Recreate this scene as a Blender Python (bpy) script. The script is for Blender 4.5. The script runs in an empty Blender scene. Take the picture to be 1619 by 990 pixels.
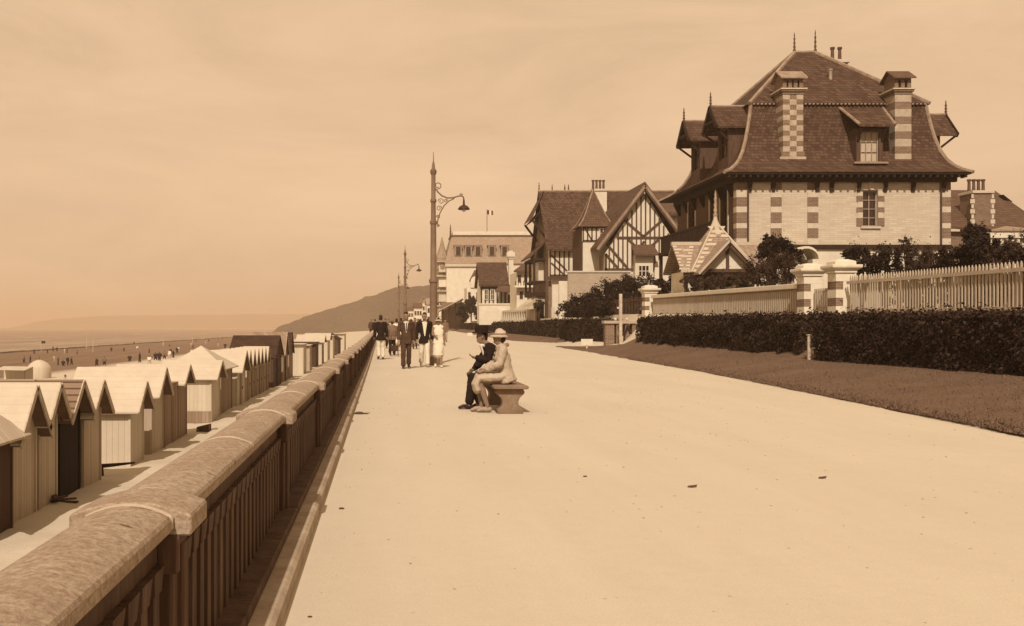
import bpy, bmesh, math, random
import numpy as np
from mathutils import Vector, Matrix, noise
R = math.radians
rnd = random.Random(11)
nrg = np.random.default_rng(5)
S = bpy.context.scene
COL = S.collection
F, U0, V0, EYE = 1600.0, 605.0, 517.0, 1.35      # focal length in photo pixels, vanishing point, eye height


def P(u, v, Y):
    return Vector(((u - U0) * Y / F, Y, EYE - (v - V0) * Y / F))


def X_(u, Y):
    return (u - U0) * Y / F


def Z_(v, Y):
    return EYE - (v - V0) * Y / F


def interp(x, pts):
    if x <= pts[0][0]:
        return pts[0][1]
    for (a, b), (c, d) in zip(pts, pts[1:]):
        if x <= c:
            return b + (d - b) * (x - a) / (c - a)
    return pts[-1][1]


# ------------------------------------------------------------------ scene graph helpers
ORG = {}


def tag(o, label=None, cat=None, group=None, kind=None):
    if label:
        o['label'] = label
    if cat:
        o['category'] = cat
    if group:
        o['group'] = group
    if kind:
        o['kind'] = kind
    return o


def thing(name, label, cat, loc=(0, 0, 0), group=None, kind=None):
    o = bpy.data.objects.new(name, None)
    o.empty_display_size = 0.2
    COL.objects.link(o)
    o.location = loc
    ORG[o.name] = Vector(loc)
    return tag(o, label, cat, group, kind)


def children(o):
    return [c for c in bpy.data.objects if c.parent == o]


def dup(root, offset, label=None, parent=None):
    c = root.copy()
    COL.objects.link(c)
    if parent is None:
        c.location = root.location + Vector(offset)
        if label:
            c['label'] = label
    else:
        c.parent = parent
    ORG[c.name] = ORG.get(root.name, Vector()) + Vector(offset)
    for ch in children(root):
        dup(ch, offset, None, c)
    return c


class MB:
    """collects boxes, beams, tubes... in world coordinates; build() links them as ONE mesh object"""

    def __init__(self):
        self.v, self.f, self.m = [], [], []

    def add(self, verts, faces, m=0):
        n = len(self.v)
        self.v += [tuple(p) for p in verts]
        for f in faces:
            self.f.append(tuple(i + n for i in f))
            self.m.append(m)

    def hexa(self, p, m=0):   # 0-3 bottom ring, 4-7 top ring
        self.add(p, [(3, 2, 1, 0), (4, 5, 6, 7), (0, 1, 5, 4), (1, 2, 6, 5), (2, 3, 7, 6), (3, 0, 4, 7)], m)
        return self

    def box(self, x0, x1, y0, y1, z0, z1, m=0):
        x0, x1 = min(x0, x1), max(x0, x1)
        y0, y1 = min(y0, y1), max(y0, y1)
        z0, z1 = min(z0, z1), max(z0, z1)
        return self.hexa([(x0, y0, z0), (x1, y0, z0), (x1, y1, z0), (x0, y1, z0),
                          (x0, y0, z1), (x1, y0, z1), (x1, y1, z1), (x0, y1, z1)], m)

    def poly(self, pts, m=0):
        self.add(pts, [tuple(range(len(pts)))], m)
        return self

    def slab(self, pts, vec, m=0):   # polygon given thickness along vec
        vec = Vector(vec)
        a = [Vector(p) for p in pts]
        b = [p + vec for p in a]
        n = len(a)
        self.add(a + b, [tuple(range(n))[::-1], tuple(range(n, 2 * n))] +
                 [(i, (i + 1) % n, (i + 1) % n + n, i + n) for i in range(n)], m)
        return self

    def beam(self, p, q, w, d, up=(0, 0, 1), m=0):
        p, q = Vector(p), Vector(q)
        t = (q - p).normalized()
        s = t.cross(Vector(up))
        if s.length < 1e-4:
            s = t.cross(Vector((0, 1, 0)))
        s.normalize()
        n = s.cross(t)
        a, b = s * w / 2, n * d / 2
        return self.hexa([p - a - b, p + a - b, q + a - b, q - a - b, p - a + b, p + a + b, q + a + b, q - a + b], m)

    def tube(self, path, radii, n=8, m=0, side=None):
        path = [Vector(p) for p in path]
        if not isinstance(radii, (list, tuple)):
            radii = [radii] * len(path)
        rings = []
        ps = None
        for i, p in enumerate(path):
            t = (path[min(i + 1, len(path) - 1)] - path[max(i - 1, 0)]).normalized()
            if side is not None:
                s = Vector(side)
            elif ps is not None:
                s = ps
            else:
                s = Vector((1, 0, 0)) if abs(t.x) < .8 else Vector((0, 1, 0))
            s = (s - t * s.dot(t))
            if s.length < 1e-5:
                s = t.orthogonal()
            s.normalize()
            ps = s
            b = t.cross(s)
            r = radii[i]
            ra, rb = r if isinstance(r, (tuple, list)) else (r, r)
            rings.append([p + s * ra * math.cos(2 * math.pi * k / n) + b * rb * math.sin(2 * math.pi * k / n) for k in range(n)])
        vs = [v for r in rings for v in r]
        fs = []
        for i in range(len(path) - 1):
            for k in range(n):
                a, b2 = i * n + k, i * n + (k + 1) % n
                fs.append((a, b2, b2 + n, a + n))
        fs.append(tuple(range(n))[::-1])
        L = (len(path) - 1) * n
        fs.append(tuple(range(L, L + n)))
        self.add(vs, fs, m)
        return self

    def lathe(self, c, prof, n=12, m=0):
        c = Vector(c)
        return self.tube([c + Vector((0, 0, z)) for r, z in prof], [max(r, 1e-4) for r, z in prof], n, m, side=(1, 0, 0))

    def ball(self, c, r, n=10, m=0, k=6):
        c = Vector(c)
        rx, ry, rz = r if isinstance(r, (tuple, list)) else (r, r, r)
        ps, rs = [], []
        for i in range(k + 1):
            a = -math.pi / 2 + math.pi * i / k
            ps.append(c + Vector((0, 0, rz * math.sin(a))))
            rs.append((max(rx * math.cos(a), 1e-4), max(ry * math.cos(a), 1e-4)))
        return self.tube(ps, rs, n, m, side=(1, 0, 0))

    def build(self, name, mats, parent=None, smooth=False, bevel=0, origin=None):
        if not isinstance(mats, (list, tuple)):
            mats = [mats]
        off = Vector(origin) if origin is not None else (ORG.get(parent.name, Vector()) if parent is not None else Vector())
        me = bpy.data.meshes.new(name)
        me.from_pydata([tuple(Vector(p) - off) for p in self.v], [], self.f)
        for mt in mats:
            me.materials.append(mt)
        if len(mats) > 1:
            me.polygons.foreach_set('material_index', self.m)
        bm = bmesh.new()
        bm.from_mesh(me)
        bmesh.ops.recalc_face_normals(bm, faces=bm.faces)
        bm.to_mesh(me)
        bm.free()
        if smooth:
            me.polygons.foreach_set('use_smooth', [True] * len(me.polygons))
        o = bpy.data.objects.new(name, me)
        COL.objects.link(o)
        if parent is not None:
            o.parent = parent
            ORG[o.name] = off
        elif origin is not None:
            o.location = off
            ORG[o.name] = off
        if smooth:
            es = o.modifiers.new('edge', 'EDGE_SPLIT')
            es.split_angle = R(40)
        if bevel:
            b = o.modifiers.new('bevel', 'BEVEL')
            b.width = bevel
            b.segments = 1 if bevel < .02 else 2
            b.limit_method = 'ANGLE'
        return o


# ------------------------------------------------------------------ materials (the print is one sepia tone: hue follows value)
GR = [(.01, .52), (.03, .52), (.08, .57), (.16, .64), (.3, .76), (.5, .88), (.8, .93)]
BR = [(.01, .33), (.03, .34), (.08, .36), (.16, .42), (.3, .54), (.5, .68), (.8, .75)]


def sep(v):
    v = max(.004, min(v, .85))
    return (v, v * interp(v, GR), v * interp(v, BR), 1)


MATS = {}


class NT:
    def __init__(self, name):
        self.m = bpy.data.materials.new(name)
        self.m.use_nodes = True
        self.t = self.m.node_tree
        self.b = self.t.nodes['Principled BSDF']
        self.out = self.t.nodes['Material Output']

    def n(self, typ, **kw):
        x = self.t.nodes.new(typ)
        for k, v in kw.items():
            if k in x.inputs.keys():
                x.inputs[k].default_value = v
            else:
                setattr(x, k, v)
        return x

    def l(self, a, b):
        self.t.links.new(a, b)

    def mix(self, fac, a, b, typ='MIX'):
        x = self.t.nodes.new('ShaderNodeMix')
        x.data_type = 'RGBA'
        x.blend_type = typ
        for s, i in ((fac, 0), (a, 6), (b, 7)):
            if isinstance(s, (int, float)):
                x.inputs[i].default_value = s
            elif isinstance(s, (tuple, list)):
                x.inputs[i].default_value = s
            else:
                self.l(s, x.inputs[i])
        return x.outputs[2]

    def noise(self, scale, detail=4, rough=.6, vec=None, lo=.3, hi=.7):
        x = self.n('ShaderNodeTexNoise', Scale=scale, Detail=detail, Roughness=rough)
        if vec is not None:
            self.l(vec, x.inputs['Vector'])
        r = self.n('ShaderNodeMapRange')
        self.l(x.outputs[0], r.inputs[0])
        r.inputs[1].default_value = lo
        r.inputs[2].default_value = hi
        return r.outputs[0]

    def math(self, op, a, b):
        x = self.n('ShaderNodeMath', operation=op)
        for s, i in ((a, 0), (b, 1)):
            if isinstance(s, (int, float)):
                x.inputs[i].default_value = s
            else:
                self.l(s, x.inputs[i])
        return x.outputs[0]

    def coord(self, stretch=(1, 1, 1)):
        c = self.n('ShaderNodeTexCoord')
        mp = self.n('ShaderNodeMapping')
        mp.inputs['Scale'].default_value = stretch
        self.l(c.outputs['Object'], mp.inputs[0])
        return mp.outputs[0]

    def bump(self, h, strength=.3, dist=.02):
        b = self.n('ShaderNodeBump', Strength=strength, Distance=dist)
        self.l(h, b.inputs['Height'])
        self.l(b.outputs[0], self.b.inputs['Normal'])


def mat(name, v, rough=.85, var=.2, scale=3., fine=40., bump=.15, stretch=(1, 1, 1), spec=.15, dirt=0, metal=0, dist=.01):
    if name in MATS:
        return MATS[name]
    t = NT(name)
    c = t.coord(stretch)
    a = t.noise(scale, 5, .6, c)
    b = t.noise(fine, 3, .6, c)
    col = t.mix(a, sep(v * (1 - var)), sep(v * (1 + var)))
    col = t.mix(t.math('MULTIPLY', b, .5), col, sep(v * (1 - var * .9)))
    if dirt:
        d = t.noise(scale * .6, 6, .75, c, .52, .72)
        col = t.mix(t.math('MULTIPLY', d, dirt), col, sep(v * .45))
    t.l(col, t.b.inputs['Base Color'])
    t.b.inputs['Roughness'].default_value = rough
    t.b.inputs['Specular IOR Level'].default_value = spec
    t.b.inputs['Metallic'].default_value = metal
    if bump:
        t.bump(b, bump, dist)
    MATS[name] = t.m
    return t.m


def brick(name, v, vm, bw, bh, mortar=.012, var=.25, bump=.3, offset=.5, dirt=.25, slope=False, dist=.01):
    """courses along z, running along x+y (works on walls facing either way)"""
    if name in MATS:
        return MATS[name]
    t = NT(name)
    c = t.n('ShaderNodeTexCoord')
    s = t.n('ShaderNodeSeparateXYZ')
    t.l(c.outputs['Object'], s.inputs[0])
    k = t.n('ShaderNodeCombineXYZ')
    t.l(t.math('ADD', s.outputs[0], s.outputs[1]), k.inputs[0])
    t.l(s.outputs[2], k.inputs[1])
    br = t.n('ShaderNodeTexBrick', offset=offset)
    t.l(k.outputs[0], br.inputs['Vector'])
    br.inputs['Scale'].default_value = 1
    br.inputs['Brick Width'].default_value = bw
    br.inputs['Row Height'].default_value = bh
    br.inputs['Mortar Size'].default_value = mortar
    br.inputs['Mortar Smooth'].default_value = .2
    br.inputs['Bias'].default_value = 0
    br.inputs['Color1'].default_value = sep(v * (1 - var))
    br.inputs['Color2'].default_value = sep(v * (1 + var))
    br.inputs['Mortar'].default_value = sep(vm)
    mpd = t.n('ShaderNodeMapping')
    mpd.inputs['Scale'].default_value = (1, 1, .45)
    t.l(c.outputs['Object'], mpd.inputs[0])
    d = t.noise(.9, 7, .75, mpd.outputs[0], .42, .72)
    col = t.mix(t.math('MULTIPLY', d, dirt), br.outputs[0], sep(v * .55))
    e = t.noise(25, 3, .6, c.outputs['Object'])
    col = t.mix(t.math('MULTIPLY', e, .35), col, sep(v * .8))
    t.l(col, t.b.inputs['Base Color'])
    t.b.inputs['Roughness'].default_value = .85
    t.b.inputs['Specular IOR Level'].default_value = .12
    if bump:
        h = t.math('SUBTRACT', t.math('MULTIPLY', e, .3), br.outputs['Fac'])
        t.bump(h, bump, dist)
    MATS[name] = t.m
    return t.m


M_stone = mat('pale_stone', .50, var=.12, dirt=.25)
M_white = mat('white_paint', .62, var=.1, rough=.6, dirt=.15)
M_plaster = mat('lime_plaster', .60, var=.1, dirt=.2, scale=1.2)
M_coping = None
M_timber = mat('dark_timber', .035, var=.4, stretch=(6, 6, .6), fine=20)
M_timber2 = mat('brown_timber', .09, var=.35, stretch=(6, 6, .6), fine=20)
M_iron = mat('painted_iron', .035, rough=.5, var=.3)
M_curtain = mat('net_curtain', .42, var=.15)
M_glass = mat('window_glass', .03, rough=.12, var=.3, spec=.6, bump=0)
M_dark = mat('dark_interior', .012, var=.2, bump=0)
M_zinc = mat('weathered_zinc', .32, rough=.6, var=.2)
M_clay = mat('clay_pot', .11, var=.3)
M_ridge = mat('ridge_tile', .27, var=.3, fine=15)
M_roof = brick('brown_roof_tile', .092, .045, .22, .17, .02, .45, .6, dirt=.6, dist=.03)
M_roof2 = brick('dull_roof_tile', .12, .06, .2, .16, .02, .25, .5, dirt=.4, dist=.03)
M_slate = brick('pale_slate', .30, .2, .4, .3, .02, .12, .3, dirt=.3)
M_ashlar = brick('pale_brick_wall', .50, .42, .45, .115, .012, .10, .15, dirt=.25)
M_brick = brick('dark_brick', .15, .3, .23, .075, .014, .25, .3)
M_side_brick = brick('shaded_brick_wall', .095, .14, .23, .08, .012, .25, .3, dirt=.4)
M_brown_brick = brick('brown_brick_wall', .17, .27, .23, .08, .012, .25, .3, dirt=.35)
M_garden_brick = brick('garden_wall_brick', .36, .44, .23, .08, .012, .12, .2, dirt=.3)

# ------------------------------------------------------------------ camera
cam = bpy.data.cameras.new('camera')
co = bpy.data.objects.new('camera', cam)
COL.objects.link(co)
co.location = (0, 0, EYE)
co.rotation_euler = (R(90), 0, 0)
cam.sensor_width = 36
cam.lens = 36 * F / 1619
cam.shift_x = (809.5 - U0) / 1619
cam.shift_y = (V0 - 495) / 1619
cam.clip_start = .05
cam.clip_end = 30000
S.camera = co

# ------------------------------------------------------------------ light
SD = Vector((.2, 1, -.95))
sun = bpy.data.lights.new('sun', 'SUN')
sun.energy = 4.5
sun.angle = R(.6)
sun.color = (1, .868, .74)
so = bpy.data.objects.new('sun', sun)
COL.objects.link(so)
so.rotation_euler = SD.to_track_quat('-Z', 'Y').to_euler()
so.location = (-5, -30, 40)
w = bpy.data.worlds.new('World')
S.world = w
w.use_nodes = True
wt = w.node_tree
wt.nodes.clear()


def wn(t, **k):
    x = wt.nodes.new(t)
    for a, b in k.items():
        if a in x.inputs.keys():
            x.inputs[a].default_value = b
        else:
            setattr(x, a, b)
    return x


sky = wn('ShaderNodeTexSky', sky_type='NISHITA', sun_disc=False)
sky.sun_elevation = math.atan2(.95, SD.xy.length)
sky.sun_rotation = R(180) + math.atan2(.2, 1)
sky.air_density = 1.0
sky.dust_density = 3
bw = wn('ShaderNodeRGBToBW')
wt.links.new(sky.outputs[0], bw.inputs[0])
pw = wn('ShaderNodeMath', operation='POWER')
wt.links.new(bw.outputs[0], pw.inputs[0])
pw.inputs[1].default_value = .14
sc_ = wn('ShaderNodeMath', operation='MULTIPLY')
wt.links.new(pw.outputs[0], sc_.inputs[0])
sc_.inputs[1].default_value = 6.9
tint = wn('ShaderNodeMix', data_type='RGBA', blend_type='MULTIPLY')
tint.inputs[0].default_value = 1
wt.links.new(sc_.outputs[0], tint.inputs[6])
tint.inputs[7].default_value = (1, .682, .418, 1)
tc = wn('ShaderNodeTexCoord')
mp = wn('ShaderNodeMapping')
mp.inputs['Scale'].default_value = (1.2, 1.2, 4.5)
mp.inputs['Rotation'].default_value = (0, R(4), 0)
wt.links.new(tc.outputs['Generated'], mp.inputs[0])
cn = wn('ShaderNodeTexNoise', Scale=2.6, Detail=9, Roughness=.62, Distortion=.5)
wt.links.new(mp.outputs[0], cn.inputs['Vector'])
cr = wn('ShaderNodeMapRange')
wt.links.new(cn.outputs[0], cr.inputs[0])
cr.inputs[1].default_value = .35
cr.inputs[2].default_value = .7
cr.inputs[3].default_value = .88
cr.inputs[4].default_value = 1.07
cl = wn('ShaderNodeMix', data_type='RGBA', blend_type='MULTIPLY')
cl.inputs[0].default_value = 1
wt.links.new(tint.outputs[2], cl.inputs[6])
wt.links.new(cr.outputs[0], cl.inputs[7])
bg = wn('ShaderNodeBackground')
bg.inputs[1].default_value = .1
wt.links.new(cl.outputs[2], bg.inputs[0])
wo = wn('ShaderNodeOutputWorld')
wt.links.new(bg.outputs[0], wo.inputs[0])
S.view_settings.view_transform = 'Standard'
S.view_settings.look = 'None'
S.view_settings.exposure = 0
S.view_settings.gamma = 1
S.view_settings.use_curve_mapping = False
S.cycles.use_denoising = True
S.cycles.volume_bounces = 1
S.cycles.max_bounces = 6


# ------------------------------------------------------------------ terrain
XE = [(0, 7.2), (12.4, 7.85), (19.7, 8.57), (31, 9.6), (51.5, 10.4), (62.5, 10.65), (70, 13.0), (74, 12.6), (80, 10.2), (120, 11.1), (185, 12.5), (260, 13.8)]


def gz(Y):
    return .0045 * max(0, min(Y, 300) - 35)


def zt(Y):
    return 1.62 + .012 * (min(max(Y, 10), 60) - 20)


def land(x, Y):
    xe = interp(Y, XE)
    xb = interp(Y, [(50, 12.1), (60, 14.0)])
    g = gz(Y)
    if x <= xe:
        return g
    if x <= xb:
        return g + .42 * (x - xe) / max(xb - xe, .3)
    t = min(1, (x - xb) / max(14.35 - xb, .2))
    return (g + .42) * (1 - t) + zt(Y) * t


SANDP = [(-700, -20), (-120, -6.8), (-112, -6.3), (-60, -5.8), (-40, -4.3), (-22, -3.2), (-12, -2.75), (-7, -2.55), (-3, -2.45), (-1.0, -2.25)]


def sand(x, Y, rough=True):
    z = interp(x, SANDP)
    if rough:
        a = noise.noise(Vector((x * .35, Y * .22, 1.7)))
        b = noise.noise(Vector((x * 1.3, Y * .8, 4.7)))
        near = max(0, min(1, (x + 40) / 30))
        z += (.10 * a + .035 * b) * near
        if x > -8:
            z += .05 * noise.noise(Vector((x * 3, Y * 1.5, 9)))
    return z


def grid(name, xs, ys, zf, m, smooth=True):
    vs = [(x, y, zf(x, y)) for y in ys for x in xs]
    n = len(xs)
    fs = [(j * n + i, j * n + i + 1, (j + 1) * n + i + 1, (j + 1) * n + i) for j in range(len(ys) - 1) for i in range(n - 1)]
    me = bpy.data.meshes.new(name)
    me.from_pydata(vs, [], fs)
    me.materials.append(m)
    if smooth:
        me.polygons.foreach_set('use_smooth', [True] * len(me.polygons))
    o = bpy.data.objects.new(name, me)
    COL.objects.link(o)
    return o


def rng(a, b, s):
    n = max(1, int(round((b - a) / s)))
    return [a + (b - a) * i / n for i in range(n + 1)]


# promenade: pale rolled gravel
t = NT('rolled_gravel')
c = t.coord()
big = t.noise(.22, 5, .6, c, .35, .65)
mid = t.noise(2.2, 6, .7, c, .3, .7)
fin = t.noise(75, 2, .7, c, .3, .7)
trk = t.noise(1.1, 5, .65, t.coord((1, .12, 1)), .4, .7)
mot = t.noise(7, 5, .75, c, .35, .7)
col = t.mix(big, sep(.50), sep(.55))
col = t.mix(t.math('MULTIPLY', mid, .5), col, sep(.49))
col = t.mix(t.math('MULTIPLY', mot, .5), col, sep(.465))
col = t.mix(t.math('MULTIPLY', trk, .55), col, sep(.57))
col = t.mix(t.math('MULTIPLY', fin, .55), col, sep(.42))
scf = t.noise(5, 6, .75, c, .60, .72)
col = t.mix(t.math('MULTIPLY', scf, .45), col, sep(.40))
t.l(col, t.b.inputs['Base Color'])
t.b.inputs['Roughness'].default_value = .95
t.b.inputs['Specular IOR Level'].default_value = .05
t.bump(t.math('ADD', t.math('MULTIPLY', fin, .6), mid), .25, .012)
o = grid('promenade', rng(-1.05, 14.4, .3), rng(-4, 80, .8) + rng(82, 420, 4), land, t.m)
tag(o, kind='structure')

# loose pebbles on the gravel
m = MB()
for i in range(700):
    Y = 2.2 + 26 * rnd.random() ** 1.6
    x = rnd.uniform(-.4, interp(Y, XE) + .05)
    if abs(x - 3.2) > Y * .7 + .5:
        continue
    r = rnd.uniform(.003, .008) * (1 + Y * .05)
    m.ball((x, Y, r * .2), (r, r * rnd.uniform(.6, 1), r * .6), 5, 0, 3)
o = m.build('gravel', mat('loose_pebbles', .40, var=.5, scale=2, fine=6, bump=0))
tag(o, 'loose small pebbles scattered over the pale promenade', 'gravel', kind='stuff')

# lawn material
t = NT('mown_grass')
c = t.coord()
a = t.noise(1.6, 6, .7, c, .3, .7)
b = t.noise(30, 3, .7, t.coord((1, .35, 1)), .3, .7)
d = t.noise(.5, 5, .65, c, .35, .65)
col = t.mix(a, sep(.125), sep(.185))
col = t.mix(t.math('MULTIPLY', b, .45), col, sep(.105))
col = t.mix(t.math('MULTIPLY', d, .4), col, sep(.22))
t.l(col, t.b.inputs['Base Color'])
t.b.inputs['Roughness'].default_value = .9
t.b.inputs['Specular IOR Level'].default_value = .1
t.bump(b, .8, .04)
M_lawn = t.m


def lawn(name, ys, xl, xr, n=16):
    vs, fs = [], []
    for y in ys:
        l, r = xl(y), xr(y)
        l += .11 * noise.noise(Vector((y * .9, 3, 0))) + .06 * noise.noise(Vector((y * 4, 7, 0)))
        for i in range(n + 1):
            x = l + (r - l) * i / n
            vs.append((x, y, land(x, y) + (.045 if 0 < i else .012) + .012 * noise.noise(Vector((x * 2, y * 2, 0)))))
    for j in range(len(ys) - 1):
        for i in range(n):
            k = j * (n + 1) + i
            fs.append((k, k + 1, k + n + 2, k + n + 1))
    me = bpy.data.meshes.new(name)
    me.from_pydata(vs, [], fs)
    me.materials.append(M_lawn)
    o = bpy.data.objects.new(name, me)
    COL.objects.link(o)
    return tag(o, kind='structure')


l1r = lambda y: interp(y, [(50, 12.6), (50.5, 12.1), (62.5, 10.75)])
l2l = lambda y: interp(y, [(72, 13.2), (75, 12.2), (80, 10.4)] + XE[9:])
lawn('lawn', rng(1, 62.4, .45), lambda y: interp(y, XE), l1r)
lawn('lawn', rng(72, 260, 1.5), l2l, lambda y: 14.0)

# garden terraces behind the fences, and the land to the horizon
M_earth = mat('garden_earth', .06, var=.4, scale=.8, fine=8)
o = grid('ground', [14.4, 16, 20, 30, 60, 120, 300, 700, 1400], rng(-10, 120, 8) + [160, 220, 320, 420, 700, 1100, 2000], lambda x, y: zt(y) + max(0, (y - 120)) * .004, M_earth)
tag(o, kind='structure')
# land beyond the end of the promenade
o = grid('ground', [-1.05, 5, 14.4], [420, 700, 1100, 2000], lambda x, y: land(x, 400) + (y - 420) * .003, M_earth)
tag(o, kind='structure')

# beach sand
t = NT('beach_sand')
c = t.coord()
sx = t.n('ShaderNodeSeparateXYZ')
t.l(c, sx.inputs[0])
big = t.noise(.5, 6, .65, c, .3, .7)
fin = t.noise(9, 5, .75, c, .3, .7)
col = t.mix(big, sep(.47), sep(.53))
col = t.mix(t.math('MULTIPLY', fin, .35), col, sep(.42))
wet = t.n('ShaderNodeMapRange')
wob = t.math('ADD', sx.outputs[0], t.math('MULTIPLY', t.noise(.06, 5, .6, t.coord((1, .35, 1)), 0, 1), 12))
t.l(wob, wet.inputs[0])
wet.inputs[1].default_value = -31
wet.inputs[2].default_value = -40
streak = t.noise(.3, 5, .65, t.coord((1, .08, 1)), .3, .7)
wcol = t.mix(streak, sep(.13), sep(.2))
col = t.mix(wet.outputs[0], col, wcol)
t.l(col, t.b.inputs['Base Color'])
t.b.inputs['Roughness'].default_value = .95
t.b.inputs['Specular IOR Level'].default_value = .05
t.bump(t.math('ADD', t.math('MULTIPLY', fin, .7), big), .35, .05)
xs = [-700, -300, -150, -120, -112, -100, -90, -80, -72, -66, -60, -55, -50, -46, -42, -38, -34, -30, -26, -22, -19, -17, -15, -13.5] + rng(-12.5, -.9, .2)
o = grid('beach', xs, [-40, -10] + rng(0, 16, 4)[:-1] + rng(16, 60, .3) + rng(61, 120, 1) + rng(125, 400, 8) + rng(420, 2000, 120), sand, t.m)
tag(o, kind='structure')

# sea: low breaking lines parallel to the shore
t = NT('sea_water')
c = t.coord((1, .06, 1))
wv = t.noise(.05, 6, .6, c, .3, .7)
wv2 = t.noise(.25, 5, .7, c, .35, .7)
col = t.mix(wv, sep(.15), sep(.27))
col = t.mix(t.math('MULTIPLY', t.noise(.16, 4, .7, c, .58, .66), .8), col, sep(.5))
t.l(col, t.b.inputs['Base Color'])
t.b.inputs['Roughness'].default_value = .5
t.b.inputs['Specular IOR Level'].default_value = .2
t.bump(wv2, .6, .5)


def seaz(x, y):
    return -6.25 + (.18 * noise.noise(Vector((x * .09, y * .012, 0))) if x > -400 else 0)


o = grid('sea', [-6000, -3000, -1500, -800] + rng(-400, -125, 5) + [-120, -116, -113, -110], [-60, 0] + rng(20, 400, 10) + rng(440, 1000, 60) + [1500, 2500, 4000, 5700], seaz, t.m)
tag(o, kind='structure')
# dark weed line left at the water's edge
m = MB()
for i in range(300):
    y = 60 + i * 2.4 + rnd.uniform(-.4, .4)
    x = -111 + 2 * noise.noise(Vector((y * .05, 0, 0)))
    z = sand(x, y, False)
    m.ball((x, y, z + .03), (rnd.uniform(.9, 1.8), rnd.uniform(1.2, 2.4), rnd.uniform(.15, .4)), 7, 0, 4)
o = m.build('seaweed_line', mat('wet_seaweed', .03, var=.5, fine=4), smooth=True)
tag(o, 'dark line of washed up weed along the edge of the sea', 'seaweed', kind='stuff')

# hills
M_hill = mat('wooded_hill', .05, var=.6, scale=.03, fine=.2, bump=1, dist=6)
M_far = mat('far_cliff', .12, var=.25, scale=.01, fine=.06, bump=.5, dist=5)


def hillrow(prof, Yc, ramp=480):
    pr = [(X_(u, Yc), Z_(v, Yc)) for u, v in prof]

    def f(x, y):
        top = interp(x, pr)
        k = max(0, 1 - abs(y - Yc - 60) / ramp) if y < Yc + 60 else max(0, 1 - (y - Yc - 60) / 900)
        k = min(1, k * 1.33)
        k = k * k * (3 - 2 * k)
        n = noise.fractal(Vector((x * .02, y * .02, 0)), 1, 2, 5)
        n2 = noise.fractal(Vector((x * .07, y * .05, 5)), 1, 2, 4)
        return -8 + (top + 8) * k + (n * 2.0 + n2 * 2.4) * k
    return f


Yh = 1200
pr = [(440, 519), (470, 507), (490, 497), (520, 489), (550, 480), (575, 471), (600, 463), (630, 456), (660, 453), (690, 451), (760, 453), (900, 440), (1400, 430), (2200, 440)]
o = grid('hills', rng(X_(440, Yh), X_(1100, Yh), 6) + rng(X_(1110, Yh), X_(2200, Yh), 40), rng(Yh - 130, Yh + 200, 8) + rng(Yh + 240, Yh + 900, 60), hillrow(pr, Yh, 190), M_hill)
tag(o, kind='structure')
Yf = 4600
pr2 = [(-700, 520), (40, 519), (70, 508), (110, 503), (170, 500), (260, 499), (350, 498), (450, 497), (520, 497), (600, 495), (800, 490)]
o = grid('hills', rng(X_(-700, Yf), X_(800, Yf), 30), rng(Yf - 360, Yf + 600, 40), hillrow(pr2, Yf), M_far)
tag(o, kind='structure')

# ------------------------------------------------------------------ seafront balustrade
XC = -.767
BAY = 3.5
t = NT('lichened_granite')
c = t.coord()
a = t.noise(3, 6, .7, c, .3, .7)
b = t.noise(30, 5, .75, c, .38, .68)
d = t.noise(16, 3, .6, t.coord((.5, 1, 1)), .66, .72)
e2 = t.noise(60, 3, .7, c, .4, .7)
col = t.mix(a, sep(.31), sep(.41))
col = t.mix(t.math('MULTIPLY', b, .75), col, sep(.20))
col = t.mix(t.math('MULTIPLY', e2, .4), col, sep(.15))
col = t.mix(t.math('MULTIPLY', d, .85), col, sep(.06))
t.l(col, t.b.inputs['Base Color'])
t.b.inputs['Roughness'].default_value = .9
t.b.inputs['Specular IOR Level'].default_value = .1
t.bump(b, .3, .006)
M_coping = t.m
M_joint = mat('pale_mortar', .42, var=.25, fine=50)
M_cblock = mat('pillar_block_stone', .36, var=.35, fine=30, scale=5, dirt=.55)
M_wallb = mat('weathered_brick', .095, var=.45, scale=2, fine=14, stretch=(3, 3, .4), dirt=.5, dist=.02)
M_bal = mat('stained_baluster', .10, var=.5, scale=3, fine=14, stretch=(4, 4, .5), dirt=.5)
M_plinth = mat('plinth_stone', .36, var=.25, fine=16, dirt=.5)
bal = thing('balustrade', 'long stone and brick balustrade with rounded coping between promenade and beach', 'balustrade', (XC, -3.8, 0))


def half_round(m, y0, y1, hw, z0, z1, zc, mi=0, n=9, base=0):
    sec = [(XC - hw, z0), (XC + hw, z0), (XC + hw, z1)]
    for i in range(1, n):
        a = 1 - 2 * i / n
        sec.append((XC + hw * a, z1 + (zc - z1) * (1 - a * a)))
    sec.append((XC - hw, z1))
    m.slab([(x, y0, z + base) for x, z in sec], (0, y1 - y0, 0), mi)


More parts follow.
